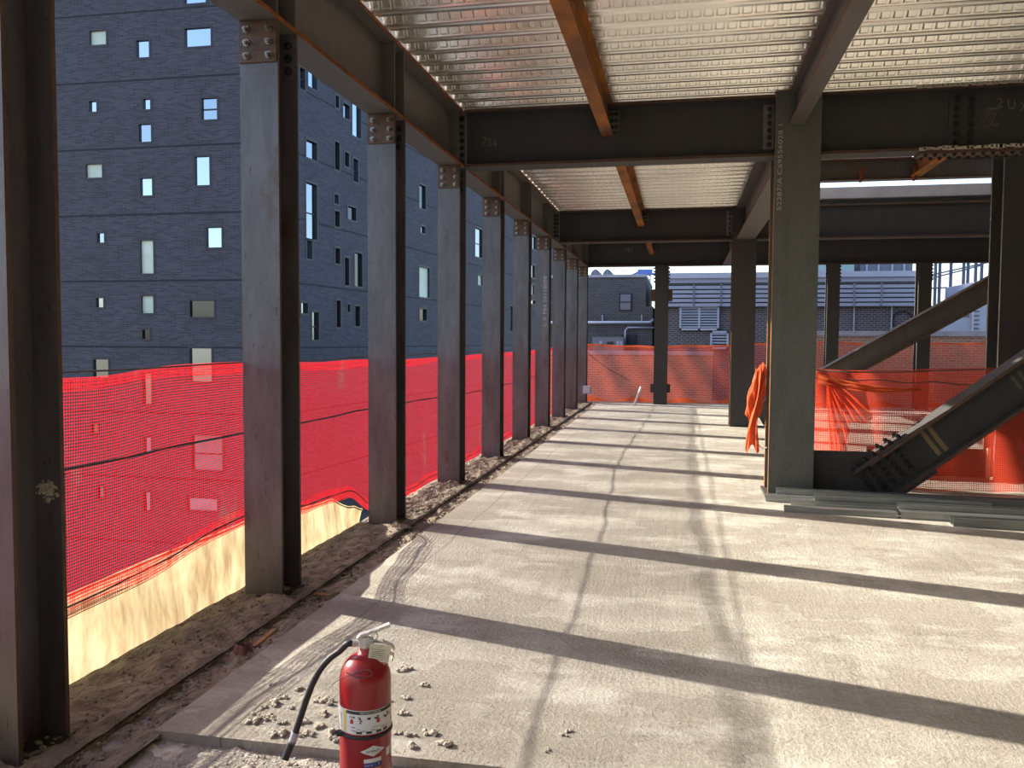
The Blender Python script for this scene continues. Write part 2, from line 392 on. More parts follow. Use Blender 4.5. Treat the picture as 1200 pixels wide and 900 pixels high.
def wprof(b, d, tf, tw):
    """I-section profile: a across flange, b along depth, centred; returns points and material flags (1 = flange tip)"""
    B, D, T = b/2, d/2, tw/2
    pts = [(-B, -D), (B, -D), (B, -D+tf), (T, -D+tf), (T, D-tf), (B, D-tf), (B, D), (-B, D), (-B, D-tf), (-T, D-tf), (-T, -D+tf), (-B, -D+tf)]
    return pts, [0, 1, 0, 0, 0, 1, 0, 1, 0, 0, 0, 1]

def bolt_mesh(name, r, h, matname):
    mb = MB(); mb.lathe([(r*1.45, 0), (r*1.45, h*.18)], 10)
    pr = [(r*math.cos(math.pi/3*k), r*math.sin(math.pi/3*k)) for k in range(6)]
    mb.prism(pr, lambda a, b, c: (a, b, c), h*.18, h*.75)
    mb.lathe([(r*.55, h*.75), (r*.55, h)], 6)
    return mb.mesh(name, matname)
BOLT = bolt_mesh('bolt', .0145, .036, 'bolt'); BOLT_D = bolt_mesh('bolt_dark', .018, .03, 'bolt_dark')
BOLT_S = bolt_mesh('bolt_small', .024, .05, 'bolt_dark')
ROT_NY = (math.pi/2, 0, 0); ROT_PY = (-math.pi/2, 0, 0); ROT_PX = (0, math.pi/2, 0); ROT_NX = (0, -math.pi/2, 0); ROT_NZ = (math.pi, 0, 0)

def text_mesh(txt, size):
    cu = bpy.data.curves.new('txt', 'FONT'); cu.body = txt; cu.size = size; cu.align_x = 'CENTER'; cu.align_y = 'CENTER'; cu.resolution_u = 2
    o = bpy.data.objects.new('txt', cu); COL.objects.link(o)
    dg = bpy.context.evaluated_depsgraph_get(); me = bpy.data.meshes.new_from_object(o.evaluated_get(dg))
    vs = [v.co.copy() for v in me.vertices]; fs = [tuple(p.vertices) for p in me.polygons]
    bpy.data.objects.remove(o); bpy.data.curves.remove(cu); bpy.data.meshes.remove(me)
    return vs, fs
def add_text(mb, txt, size, fn, m=0, hscale=1.):
    vs, fs = text_mesh(txt, size); n = len(mb.v)
    mb.v += [Vector(fn(v.x*hscale, v.y)) for v in vs]
    for f in fs: mb.f.append(tuple(n+i for i in f)); mb.mi.append(m)

# ================================================================== SETTING
ZG, ZT = 3.51, 4.13        # underside and top of the main steel
XL, XR = -2.642, -2.393    # edge column flanges
COLY = [2.65 + 2.1207*i for i in range(10)]
DECKZ = ZT + .015

# topping slab, in pour panels
struct(MB().box(-2.09, 13, 3.03, 22.0, -.04, 0).build('floor', 'concrete'), 'sunlit trowelled concrete topping slab')
struct(MB().box(-2.40, 13, -8.2, 22.3, -.30, -.04).build('floor_base', 'rough_conc'), 'rough lower concrete slab')
# added out of view to block sky light: right wall, back wall, upper slab
struct(MB().box(11.6, 11.9, -8.2, 24, -.04, 8.0).build('light_blocker_right', 'dark_wall'), 'unseen dark wall added on the right to block sky light')
struct(MB().box(-2.4, 11.6, -8.5, -8.2, -.04, 8.0).build('light_blocker_back', 'dark_wall'), 'unseen dark wall added behind the camera to block sky light')
struct(MB().box(-2.7, 11.9, -8.5, 22.2, 8.0, 8.2).build('light_blocker_upper', 'rough_conc'), 'unseen slab added overhead to block sky light')
# street far below and neighbouring roof
struct(MB().quad((-160, -60, -16), (120, -60, -16), (120, 200, -16), (-160, 200, -16)).build('ground', 'street'), 'street level far below the floor')
struct(MB().box(-3.2, 40, 22.6, 60, -1.4, -.5).build('ground_roof', 'far_roof'), 'neighbouring flat roof beyond the far net')

# dirty kerb strip under the edge columns (displaced grid)
def kerb(u, v):
    y = 1.4 + 20.8*(u**1.7); x = -2.735 + v*.46
    n = noise.fractal(Vector((x*9, y*9, 0)), 1, 2, 4)
    return (x, y, .010 + .026*n*(1 if .08 < v < .95 else .3) - (.0 if v < .97 else .01))
kb = MB(); kb.grid(kerb, 330, 22)
kb.box(-2.735, -2.275, 1.4, 22.2, -.30, -.012)
struct(kb.build('trim_1', 'dirt', smooth=False), 'dirt-covered concrete kerb under the edge columns')
def gutter(u, v):
    y = 1.4 + 20.6*(u**1.7); x = -2.285 + v*.225
    n = noise.fractal(Vector((x*8+5, y*8, 3)), 1, 2, 4)
    e = 1-abs(v-.5)*2
    return (x, y, -.032 + .018*v + .032*n*min(1, e*4))
struct(MB().grid(gutter, 330, 10).build('trim_2', 'dirt'), 'dirt strip between kerb and topping slab')
def nearfloor(u, v):
    x = -2.30 + 4.3*u; y = 1.5 + 1.52*v
    n = noise.fractal(Vector((x*11, y*11, 7)), 1, 2.1, 5)
    return (x, y, -.046 + .020*n + .012*max(0, noise.noise(Vector((x*30, y*30, 2)))))
struct(MB().grid(nearfloor, 200, 80).build('trim_3', 'crumb'), 'rough crumbly screed in front of the topping slab edge')

# steel deck overhead : sheets of three flutes, ribs along x, stamped webs
ceil = struct(empty('ceiling', (0, 0, DECKZ)), 'corrugated galvanised steel deck')
P = .305
def deck_sheet(y0, x0, x1, emboss):
    mb = MB(); zb, zt = DECKZ, DECKZ+.076
    ys = []
    for k in range(3):
        o = y0+k*P
        ys += [(o, zt), (o+.076, zt), (o+.126, zb), (o+.136, zb-.003), (o+.243, zb-.003), (o+.253, zb)]
    ys.append((y0+3*P, zt))
    for (ya, za), (yb, zb_) in zip(ys[:-1], ys[1:]):
        mb.quad((x0, ya, za), (x1, ya, za), (x1, yb, zb_), (x0, yb, zb_))
    if emboss:
        for k in range(3):
            a = Vector((0, y0+k*P+.076, zt)); b = Vector((0, y0+k*P+.126, zb)); t = (b-a); L = t.length; t.normalize()
            nrm = Vector((0, -t.z, t.y))
            if nrm.z > 0: nrm = -nrm
            # stiffening bead in the bottom flat
            mb.box(x0, x1, y0+k*P+.180, y0+k*P+.196, zb-.011, zb-.002)
            n = int((x1-x0)/.0975)
            for i in range(n):
                x = x0+.05+i*.0975
                # stamped pan : a low frustum on the web
                c = a+t*(L*.48)+Vector((x+.045, 0, 0)); nv = len(mb.v)
                for (hx, hl, pr) in ((.041, .40, .0), (.028, .26, .013)):
                    mb.v += [c+Vector((sx*hx, 0, 0))+t*(L*sl*hl)+nrm*pr for sx, sl in ((-1, -1), (1, -1), (1, 1), (-1, 1))]
                for q in ((4, 5, 6, 7), (0, 1, 5, 4), (1, 2, 6, 5), (2, 3, 7, 6), (3, 0, 4, 7)): mb.f.append(tuple(nv+i_ for i_ in q)); mb.mi.append(0)
                mb.obox(a+t*(L*.93)+Vector((x+.045, 0, 0))+nrm*.002, (.030, 0, 0), t*(L*.04), nrm*.006)
    return mb.build('deck_sheet', 'deck', ceil, fix=False)
y = 9.27 - 3*P*19
while y < 22.0:
    em = 4.5 < y < 17
    if y < 9.2: deck_sheet(y, -2.46, 11.6, em)
    else:
        deck_sheet(y, -2.46, 1.20, em)
        if y < 13.2: deck_sheet(y, 1.22, 3.05, False)
        if y > 16.4: deck_sheet(y, 1.22, 8.5, False)
    y += 3*P

# ================================================================== STEEL
LAB_COL = ['tall rust-streaked steel column beside the fire extinguisher, first of the edge row',
 'steel column rising from the middle of the cream translucent sheet', 'steel column where the cream translucent sheet ends',
 'fourth edge column along the red net, scuffed with dark gouges', 'fifth edge column along the red net',
 'sixth edge column along the red net', 'edge column lettered with white vertical stencil',
 'third last edge column before the far orange net', 'second last edge column before the far orange net',
 'edge column at the corner of red net and far orange net']
def make_edge_column(y):
    root = empty('steel_column', (-2.5175, y+.13, .0))
    pts, mi = wprof(.249, .27, .022, .016)
    MB().prism(pts, lambda a, b, c: (-2.5175+a, y+.135+b, c), .005, ZG, mi).build('shaft', ['col_steel', 'brown_plate'], root)
    MB().box(-2.5175-.15, -2.5175+.135, y-.02, y+.29, -.0, .012).build('base_plate', 'dark_steel', root)
    MB().box(XL+.004, XR-.004, y-.012, y+.0, ZG-.25, ZG-.004).build('splice_plate', 'brown_plate', root)
    for sx in (-.072, .072):
        for k in range(3): place('bolt', BOLT, root, (-2.5175+sx, y-.012, ZG-.055-.078*k), ROT_NY)
    for k in range(3): place('bolt', BOLT_D, root, (-2.5175+.072, y+.27-.024, ZG-.075-.078*k), ROT_NY)
    return root
c0 = None
for i, yy in enumerate(COLY):
    if c0 is None: c0 = make_edge_column(yy); o = c0
    else: o = copy_tree(c0); o.location.y = yy+.13
    tag(o, LAB_COL[i], 'column', 'steel columns along the red net')
    if i == 6:
        mb = MB(); add_text(mb, 'C X P84 501180B8', .115, lambda a, b: (-2.5175+.055-b*.8, yy-.002, 2.32+a*1.05), 0)
        # letters run upward on the front flange
        mb.build('stencil_lettering', 'stencil', o, fix=False)['label'] = 'white stencilled lettering'

# dried mortar splashes on the near column handled by material; edge girder
gr = thing('edge_girder', (-2.5175, 0, ZG), 'long rust-edged steel girder carried by the edge columns', 'girder')
pts, mi = wprof(.25, ZT-ZG, .03, .016)
MB().prism(pts, lambda a, b, c: (-2.5175+a, c, (ZT+ZG)/2+b), 1.0, 22.1, mi).build('beam', ['beam_steel', 'rust'], gr)
MB().box(-2.645, -2.36, 22.1, 22.115, ZG, ZT).build('end_plate', 'beam_steel', gr)
STF = MB().box(0, .108, -.008, .008, 0, ZT-ZG-.064).mesh('stiffener', 'beam_steel')
for yy in COLY:
    for dy in (.01, .26): place('stiffener', STF, gr, (-2.5175+.009, yy+dy, ZG+.032))

def conn_tab_x(parent, x, y, z0, z1, n, w=.10, both=True):
    """connection angle on a beam web at girder: leg along x, bolts facing -y"""
    MB().box(x, x+w, y-.016, y, z0, z1).build('connection_angle', 'tab', parent)
    for k in range(n): place('bolt', BOLT_D, parent, (x+w*.55, y-.016, z0+.05+(z1-z0-.1)*k/(n-1)), ROT_NY)

def cross_beam(yc, x0, x1, label, bolts_l=0, bolts_r=0, zoff=0., mname='dark_steel', b=.26):
    root = thing('cross_beam', ((x0+x1)/2, yc, ZG+zoff), label, 'beam')
    pts, mi = wprof(b, ZT-ZG, .028, .016)
    MB().prism(pts, lambda a, b_, c: (c, yc+a, (ZT+ZG)/2+zoff+b_), x0, x1, mi).build('beam', [mname, 'brown_plate'], root)
    if bolts_l: conn_tab_x(root, x0+.005, yc-.008, ZG+.09, ZT-.07, bolts_l, .085)
    if bolts_r: conn_tab_x(root, x1-.15, yc-.008, ZG+.09, ZT-.07, bolts_r, .11)
    return root
BY = [9.27, 16.60, 21.93]
b1 = cross_beam(BY[0], -2.38, .95, 'dark deep cross beam over the left bay, chalk-marked 754 near the girder', 0, 6)
mb = MB(); add_text(mb, '754', .12, lambda a, b: (-2.12+a*.95, BY[0]-.0095, 3.79+b-.25*a), 0); mb.build('chalk_mark', 'chalk', b1, fix=False)
b1r = cross_beam(BY[0], 1.33, 8.5, 'dark deep cross beam right of the near heavy column, with bolted splice', 0, 0)
b2 = cross_beam(BY[1], -2.38, .95, 'second dark cross beam over the left bay, beyond the near deck panel', 0, 5)
b2r = cross_beam(BY[1], 1.33, 8.5, 'dark cross beam right of the farther heavy column, under a slab edge')
b3 = cross_beam(BY[2], -2.38, 8.5, 'last dark cross beam above the far orange net', 0, 0)
mb = MB(); add_text(mb, '781', .16, lambda a, b: (-1.35+a, BY[2]-.0095, 3.93+b), 0); mb.build('chalk_mark', 'chalk', b3, fix=False)
# connection angles where cross beams meet the edge girder
for bb, yc, n in ((b1, BY[0], 6), (b2, BY[1], 6), (b3, BY[2], 6)):
    MB().box(-2.495, -2.385, yc-.034, yc-.020, ZG+.10, ZT-.07).build('connection_angle', 'tab', bb)
    for k in range(n): place('bolt', BOLT_D, bb, (-2.425, yc-.034, ZG+.15+.078*k), ROT_NY); 
    for k in range(n): place('bolt', BOLT_D, bb, (-2.475, yc-.034, ZG+.15+.078*k), ROT_NY)
# splice on the right-hand near beam : web plate bolts, flange plate bolts, sprayed fireproofing crust, chalk
for k in range(6):
    for xx in (2.66, 2.79): place('bolt', BOLT_S, b1r, (xx, BY[0]-.020, ZG+.10+.083*k), ROT_NY)
MB().box(2.58, 2.87, BY[0]-.020, BY[0]-.008, ZG+.05, ZT-.05).build('splice_plate', 'dark_steel', b1r)
MB().box(2.30, 3.40, BY[0]-.12, BY[0]+.12, ZG-.03, ZG).build('flange_plate', 'brown_plate', b1r)
for k in range(12):
    for yy in (-.085, .085): place('bolt', BOLT_D, b1r, (2.36+.088*k, BY[0]+yy, ZG-.03), ROT_NZ)
mb = MB()
for k in range(26):
    x = 2.32+k*.043+random.uniform(-.01, .01)
    mb.obox((x, BY[0]-.135, ZG+.014+random.uniform(-.004, .01)), (.03, 0, 0), (0, .010, 0), (0, 0, random.uniform(.008, .02)))
mb.build('fireproofing_crust', 'crumb', b1r)
mb = MB()
for k in range(70):
    x = 2.28+k*.045
    mb.obox((x, BY[0]-.14, ZT+.02+random.uniform(-.006, .006)), (.03, 0, 0), (0, .014, 0), (0, 0, .02+random.uniform(0, .01)))
mb.build('fireproofing_crust', 'crumb', b1r)
mb = MB(); add_text(mb, '2 U X Z', .13, lambda a, b: (3.22+a*.9, BY[0]-.0095, 3.93+b-.22*a), 0)
pl = []
for k in range(60):
    a = k*.55; pl.append((2.98+.055*math.sin(a*1.3)+.02*math.sin(a*.37), BY[0]-.011, 3.84+.10*math.sin(a*.7+.6)+.03*math.cos(a*2.1)))
mb.tube(pl, .0022, 4); mb.build('chalk_mark', 'chalk', b1r, fix=False)

# purlins (rusty)
def purlin(xc, y0, y1, label, b=.125, d=.32, mname=('rust_beam', 'rust'), tab=True):
    root = thing('purlin', (xc, (y0+y1)/2, ZT-d), label, 'beam')
    pts, mi = wprof(b, d, .014, .009)
    MB().prism(pts, lambda a, b_, c: (xc+a, c, ZT-d/2+b_), y0, y1, mi).build('beam', list(mname), root)
    if tab:
        MB().box(xc+.012, xc+.125, y1-.014, y1-.002, ZT-.27, ZT-.06).build('connection_angle', 'tab', root)
        for k in range(3):
            for xx in (.045, .095): place('bolt', BOLT_D, root, (xc+xx, y1-.014, ZT-.095-.07*k), ROT_NY)
    return root
purlin(-.815, -3, BY[0]-.010, 'rusty orange purlin over the near left bay')
purlin(-.79, BY[0]+.010, BY[1]-.010, 'rusty purlin over the middle left bay, between first and second cross beams')
purlin(-.77, BY[1]+.010, BY[2]-.010, 'rusty purlin over the farthest left bay')
purlin(1.11, -3, 9.05, 'brown purlin framing into the face of the near heavy column', .15, .33, ('beam_steel', 'rust'), False)
purlin(3.02, BY[0]+.010, 12.2, 'short rusty purlin behind the bolted splice', .13, .32, ('rust_beam', 'rust'), False)
sb = thing('trimmer_beam', (4.7, 12.28, ZT-.34), 'dark trimmer beam edging the open shaft overhead', 'beam')
pts, mi = wprof(.16, .28, .02, .012)
MB().prism(pts, lambda a, b_, c: (c, 12.28+a, ZT-.20+b_), 1.36, 8.5, mi).build('beam', ['beam_steel', 'brown_plate'], sb)
MB().box(2.31, 2.335, 12.06, 12.19, ZT-.38, ZT-.20).build('clip_angle', 'rust', sb)
MB().box(2.98, 3.005, 12.06, 12.19, ZT-.38, ZT-.20).build('clip_angle', 'rust', sb)
# column line girders between the heavy columns
for (y0, y1, lab) in ((9.50, 16.40, 'wide steel girder between the two heavy columns'), (16.84, BY[2]-.135, 'wide steel girder from the farther heavy column to the last beam')):
    g2 = thing('line_girder', (1.14, (y0+y1)/2, ZG), lab, 'girder')
    pts, mi = wprof(.33, ZT-ZG, .03, .018)
    MB().prism(pts, lambda a, b_, c: (1.14+a, c, (ZT+ZG)/2+b_), y0, y1, mi).build('beam', ['beam_steel', 'brown_plate'], g2)
# slab edge strip on second beam, right bay
struct(MB().box(1.4, 8.5, 16.45, 16.8, ZT+.10, ZT+.30).build('trim_4', 'coping'), 'pale slab edge above the second beam')

# heavy columns
def heavy_column(xc, y, b, d, mname, label, top=None, tf=.04, cat='column', tip='rust_beam'):
    top = top or ZT
    root = thing('heavy_column', (xc, y+d/2, 0), label, cat)
    pts, mi = wprof(b, d, tf, .028)
    MB().prism(pts, lambda a, b_, c: (xc+a, y+d/2+b_, c), .0, top, mi).build('shaft', [mname, tip], root)
    return root
h1 = heavy_column(1.125, 9.05, .445, .43, 'green_steel', 'grey-green heavy H-column with stencilled number, behind the steel studs')
MB().box(.87, 1.38, 8.99, 9.55, 0, .03).build('base_plate', 'dark_steel', h1)
mb = MB(); add_text(mb, '52287/A C69556028 1', .062, lambda a, b: (.955-b, 9.047, 3.38+a*1.55), 0); mb.build('stencil_lettering', 'stencil', h1, fix=False)['label'] = 'small pale stencilled number'
h2 = heavy_column(1.13, 16.41, .43, .43, 'dark_steel', 'dark heavy H-column with the orange cloth hanging before it')
h3 = heavy_column(3.79, 10.65, .42, .42, 'dark_steel', 'dark H-column behind the sloping brace, left edge catching sun', tip='tab')
for (x0, x1, lab, lug) in ((-.69, -.33, 'slim dark column standing before the far orange net, white stick beside it', 1),
                           (3.45, 3.76, 'slim far column with sunlit edge near the small grey roof boxes', 1), (5.51, 5.83, 'slim far column with sunlit edge beside the louvred metal enclosure', 1)):
    h = heavy_column((x0+x1)/2, 21.75, x1-x0-.02, .30, 'dark_steel', lab, ZG, .025, tip='tab')
    for s in (-1, 1):
        xx = (x0+x1)/2 + s*((x1-x0)/2-.01)
        for k in range(5): MB().lathe([(.03, -.02), (.045, 0), (.03, .02)], 8, (xx, 21.80, ZG-.06-.085*k)).build('bolt', 'bolt_dark', h)
        if x0 < 0:
            MB().box(xx-.07*(s < 0)-.01, xx+.07*(s > 0)+.01, 21.78, 21.9, .30, .52).build('lug', 'dark_steel', h)
            MB().box(xx-.09*(s < 0)-.01, xx+.09*(s > 0)+.01, 21.78, 21.9, 2.62, 2.92).build('lug', 'brown_plate', h)

# diagonal braces
def brace(p, q, d, b, label, mname):
    p, q = Vector(p), Vector(q); t = (q-p).normalized(); n = Vector((-t.z, 0, t.x)); yv = Vector((0, 1, 0))
    root = thing('diagonal_brace', p, label, 'brace')
    pts, mi = wprof(b, d, .03, .02); L = (q-p).length
    MB().prism(pts, lambda a, b_, c: p + t*c + yv*a + n*b_, 0, L, mi).build('brace_beam', [mname, 'brown_plate'], root)
    return root, p, t, n
br, p, t, n = brace((2.02, 9.27, .20), (5.85, 9.27, 3.18), .42, .32, 'thick dark diagonal brace bolted to the gusset beside the steel studs', 'dark_steel')
MB().obox(p+t*.16+n*.215, t*.32, (0, .15, 0), n*.018).build('splice_plate', 'dark_steel', br)
MB().obox(p+t*.16-n*.228, t*.32, (0, .15, 0), n*.018).build('splice_plate', 'dark_steel', br)
for k in range(6):
    for yy in (-.10, .10): place('bolt', BOLT_S, br, p+t*(-.1+.1*k)+n*.233+Vector((0, yy, 0)), (n.to_track_quat('Z', 'Y')).to_euler())
MB().obox(p+t*.10+Vector((0, -.018, 0)), t*.30, (0, .008, 0), n*.15).build('web_plate', 'dark_steel', br)
for k in range(5):
    for nn in (-.10, -.03, .04, .11): place('bolt', BOLT_S, br, p+t*(-.12+.11*k)+n*nn+Vector((0, -.026, 0)), ROT_NY)
for c in (.62, .70):
    MB().obox(p+t*c+Vector((0, -.0115, 0)), t*.022, (0, .0015, 0), n*.15).build('paint_mark', mat('ochre_paint_mark', (.22, .16, .07), .8), br)
for c in (1.62, 1.70):
    MB().obox(p+t*c+Vector((0, -.0115, 0))+n*.02, t*.016, (0, .0015, 0), n*.08).build('paint_mark', mat('faded_paint_mark', (.10, .09, .075), .9), br)
gs = thing('gusset_plate', (1.8, 9.27, 0), 'dark steel gusset plate at the foot of the near brace', 'plate')
MB().prism([(1.352, .0), (2.28, .0), (2.28, .18), (1.95, .47), (1.352, .47)], lambda a, b_, c: (a, c, b_), 9.255, 9.285).build('plate', 'dark_steel', gs)
brace((1.45, 16.62, .20), (6.5, 16.62, 3.24), .40, .34, 'farther dark diagonal brace rising behind the orange net', 'beam_steel')

# ================================================================== NETS, LEFT EDGE
def lerp_pts(pts, x):
    if x <= pts[0][0]: return pts[0][1]
    for (a, b), (c, d) in zip(pts[:-1], pts[1:]):
        if x <= c: f = (x-a)/(c-a); f = f*f*(3-2*f); return b+(d-b)*f
    return pts[-1][1]
TOPZ = [(1.2, 1.385), (3.4, 1.418), (4.2, 1.453), (5.0, 1.448), (6.2, 1.425), (9, 1.40), (12.5, 1.405), (22, 1.46)]
BOTZ = [(1.2, .26), (3.4, .345), (4.95, .43), (5.8, .335), (6.5, .30), (7.25, .05), (7.8, .035), (22, .035)]
def netx(y, z): return -2.70 - .012*math.sin(y*2.96+z*.6) - .010*math.sin(y*7.3+z*3) - .006*noise.noise(Vector((y*3, z*4, 0)))
ln = thing('debris_net', (-2.7, 11, 0), 'long red mesh debris net tied behind the edge columns', 'net')
Y0, Y1 = 1.2, 22.05
def ntop(y): return lerp_pts(TOPZ, y) + .004*math.sin(y*2.96)
def nfn(u, v):
    y = Y0+(Y1-Y0)*u; zb = lerp_pts(BOTZ, y); zt = ntop(y); z = zb+(zt-zb)*v
    return (netx(y, z), y, z)
MB().grid(nfn, 420, 26, lambda u, v: (Y0+(Y1-Y0)*u, lerp_pts(BOTZ, Y0+(Y1-Y0)*u)+(1.42-lerp_pts(BOTZ, Y0+(Y1-Y0)*u))*v)).build('mesh_sheet', 'net_red', ln, True, False)
def hem(z0f, z1f, name, off, m='hem_red'):
    return MB().grid(lambda u, v: ((lambda y, z: (netx(y, z)+off, y, z))(Y0+(Y1-Y0)*u, z0f(Y0+(Y1-Y0)*u)+(z1f(Y0+(Y1-Y0)*u)-z0f(Y0+(Y1-Y0)*u))*v)), 420, 3, lambda u, v: (Y0+(Y1-Y0)*u, .05*v)).build(name, m, ln, True, False)
hem(lambda y: ntop(y)-.045-.02*math.sin(y*1.7)**2, lambda y: ntop(y)+.006, 'top_hem', .006)
hem(lambda y: lerp_pts(BOTZ, y)-.004, lambda y: lerp_pts(BOTZ, y)+.085+.02*math.sin(y*2.3)**2, 'bottom_hem', .010)
def seamz(y): return lerp_pts([(1.2, 1.02), (4, 1.015), (6.6, .995), (11.9, .91), (20, .98)], y)
MB().tube([(netx(y_, seamz(y_))+.014, y_, seamz(y_)) for y_ in [Y0+(Y1-Y0)*k/160 for k in range(161)]], .0065, 5).build('seam_cord', 'wire', ln)
MB().tube([(netx(y_, 0)+.016, y_, lerp_pts(BOTZ, y_)+.055) for y_ in [Y0+(Y1-Y0)*k/200 for k in range(201)]], .005, 5).build('bottom_cord', 'wire', ln)
wr = tag(MB().tube([(-2.665, y_, 1.452+.004*math.sin(y_*3)) for y_ in [Y0+(Y1-Y0)*k/80 for k in range(81)]], .005, 6).build('safety_wire', 'wire'), 'thin steel wire running along the top of the red net', 'wire')

# cream translucent sheet leaning behind the net at floor edge
def tarp(u, v):
    y = 1.6+5.35*u
    top = lerp_pts([(1.6, .40), (3.4, .415), (5.0, .41), (5.3, .40), (5.7, .34), (6.4, .30), (6.8, .17), (6.95, .12)], y)
    z = -.16 + (top+.16)*v
    x = -2.755 - .035*v + .010*math.sin(y*5+v*3) + .006*noise.noise(Vector((y*6, z*8, 1)))
    if u > .93: x += (u-.93)*.9*v
    return (x, y, z)
tp = thing('translucent_sheet', (-2.76, 4.3, -.16), 'cream translucent sheet glowing with sun at the slab edge', 'sheet')
MB().grid(tarp, 120, 14).build('sheet', 'tarp', tp, True, False)
MB().grid(lambda u, v: (lambda q: (q[0]+.006, q[1], q[2]+.004-.02*(1-v)))(tarp(u, 1)), 120, 1).build('folded_rim', 'tarp', tp, True, False)

# ================================================================== FAR NET
fn_ = thing('debris_net', (3, 22.2, 0), 'orange mesh debris net closing the far end of the floor', 'net')
def farnet(u, v):
    x = -2.66+11.5*u; top = 1.50+.018*math.sin(x*2.1)+.012*math.sin(x*5.3+1) + (.10 if x > 1.3 else 0)
    z = .02 + (top-.02)*v
    return (x, 22.22+.05*math.sin(x*3.1+z*2.2)+.03*math.sin(x*8+z*5)+.02*noise.noise(Vector((x*3, z*3, 4))), z)
MB().grid(farnet, 220, 26, lambda u, v: (11.5*u, 1.5*v)).build('mesh_sheet', 'net_orange', fn_, True, False)
MB().grid(lambda u, v: (lambda q: (q[0], q[1]-.012, q[2]-.05*(1-v)))(farnet(u, 1)), 220, 2).build('top_hem', 'cloth_orange', fn_, True, False)
MB().grid(lambda u, v: (lambda q: (q[0], q[1]-.012, q[2]+.06*(v)*(1.2+math.sin(u*60))))(farnet(u, 0)), 220, 2).build('bottom_hem', 'cloth_orange', fn_, True, False)
p1 = onz(745, 471.5, 0)
st = tag(MB().tube([(-1.14, 21.45, .0), (-.99, 21.72, .44)], .028, 8).build('white_pipe', 'white'), 'short white stick leaning by the slim far column', 'pipe')
tag(MB().tube([(-2.45+.02*k, 21.95+.004*math.sin(k), 1.36-.0145*k-.05*math.sin(k/40*math.pi)) for k in range(60)], .008, 5).build('slack_rope', 'wire'), 'slack dark rope sagging across the far orange net', 'rope')
jb = thing('junction_box', (-2.36, 21.68, .25), 'small grey box on the corner column by the orange net', 'box')
MB().box(-2.46, -2.26, 21.60, 21.738, .25, .45).build('box_body', 'coping', jb); MB().box(-2.44, -2.28, 21.588, 21.60, .27, .43).build('cover', 'blue_metal', jb)

# ================================================================== RIGHT BAY NET
rn = thing('debris_net', (3.3, 9.8, 0), 'sheer orange net strung across the bay behind the near brace', 'net')
def rnet(u, v):
    x = 1.44+5.4*u; top = 1.32+.02*math.sin(x*2.4); z = .015+(top-.015)*v
    pinch = math.exp(-((x-1.44)/.35)**2)
    return (x, 9.78+.05*math.sin(x*4+z*2)+.03*math.sin(x*11+z*3)*(1+pinch), z)
MB().grid(rnet, 150, 26, lambda u, v: (5.4*u, 1.32*v)).build('mesh_sheet', 'net_sheer', rn, True, False)
MB().tube([rnet(k/80, .985) for k in range(81)], .006, 5).build('top_cord', 'wire', rn)
MB().tube([(1.40+5.3*k/60, 9.70, 1.21-.05*math.sin(k/60*math.pi)+.01*math.sin(k)) for k in range(61)], .006, 5).build('middle_cord', 'wire', rn)
# gathered fan of net hanging from the knot by the column
def fan(u, v):
    a = -1.50 + 1.02*u; L = .80+.12*math.sin(u*9)-.20*u
    if u > .8: L += 0
    r = .03+L*v
    x = 1.55+math.cos(a)*r*.75; z = 1.22+math.sin(a)*r
    yy = 9.66+.035*math.sin(u*40)*(.4+v)+.03*math.sin(v*5+u*4)
    return (x, yy, z)
fo = MB().grid(fan, 120, 24, lambda u, v: (1.1*u, .9*v)).build('gathered_fan', 'net_dense', rn, True, False)
def swag(u, v):
    x = 1.46+1.05*u; w = .10*(1-u)**.7+.015
    z = 1.21-.10*u-.05*math.sin(u*math.pi) + w*(v-.5)
    return (x, 9.64+.02*math.sin(v*14+u*5)+.015*math.sin(u*20), z)
MB().grid(swag, 60, 10).build('gathered_swag', 'cloth_orange', rn, True, False)
# hanging bunch of orange net on the left of the column
def bunch(u, v):
    a = 2*math.pi*u; zz = 1.36-.80*v
    r = lerp_pts([(0, .035), (.12, .085), (.45, .115), (.68, .105), (.72, .06), (1, .012)], v)*(1+.26*math.sin(a*3+v*7)+.17*math.sin(a*7-v*11)+.10*math.sin(a*11+v*5))
    return (.862-.065*math.sin(v*2.6)-.03*v + r*math.cos(a)*.62, 9.42+r*math.sin(a)*.7, zz)
bu = thing('net_bunch', (.85, 9.42, .56), 'bunched bright orange net hanging beside the grey-green column', 'net')
MB().grid(bunch, 48, 40).build('gathered_cloth', 'cloth_orange', bu, True, False)
def tail(u, v):
    z = 1.34-.88*v-.05*math.sin(u*9); x = .775+.10*u-.06*v+.03*math.sin(v*5+u*2)
    return (x, 9.33+.03*math.sin(u*12+v*4), z)
MB().grid(tail, 16, 30).build('loose_tail', 'cloth_orange', bu, True, False)
MB().tube([(.77+.018*k, 9.36, .62-.05*k+.004*k*k) for k in range(9)], .006, 5).build('white_cord', 'white', bu)
# low dark panel behind the sheer net, with paler edge strips
up_ = thing('low_dark_panel', (3.1, 10.75, 0), 'low dark panel with pale edging behind the sheer net', 'panel')
MB().box(2.20, 3.52, 10.74, 10.77, 0.03, .36).build('panel', 'dark_steel', up_)
MB().box(2.20, 3.55, 10.70, 10.74, 0, .03).build('edging', 'pale_edging', up_); MB().box(3.52, 3.555, 10.70, 10.74, .03, .38).build('edging', 'pale_edging', up_)

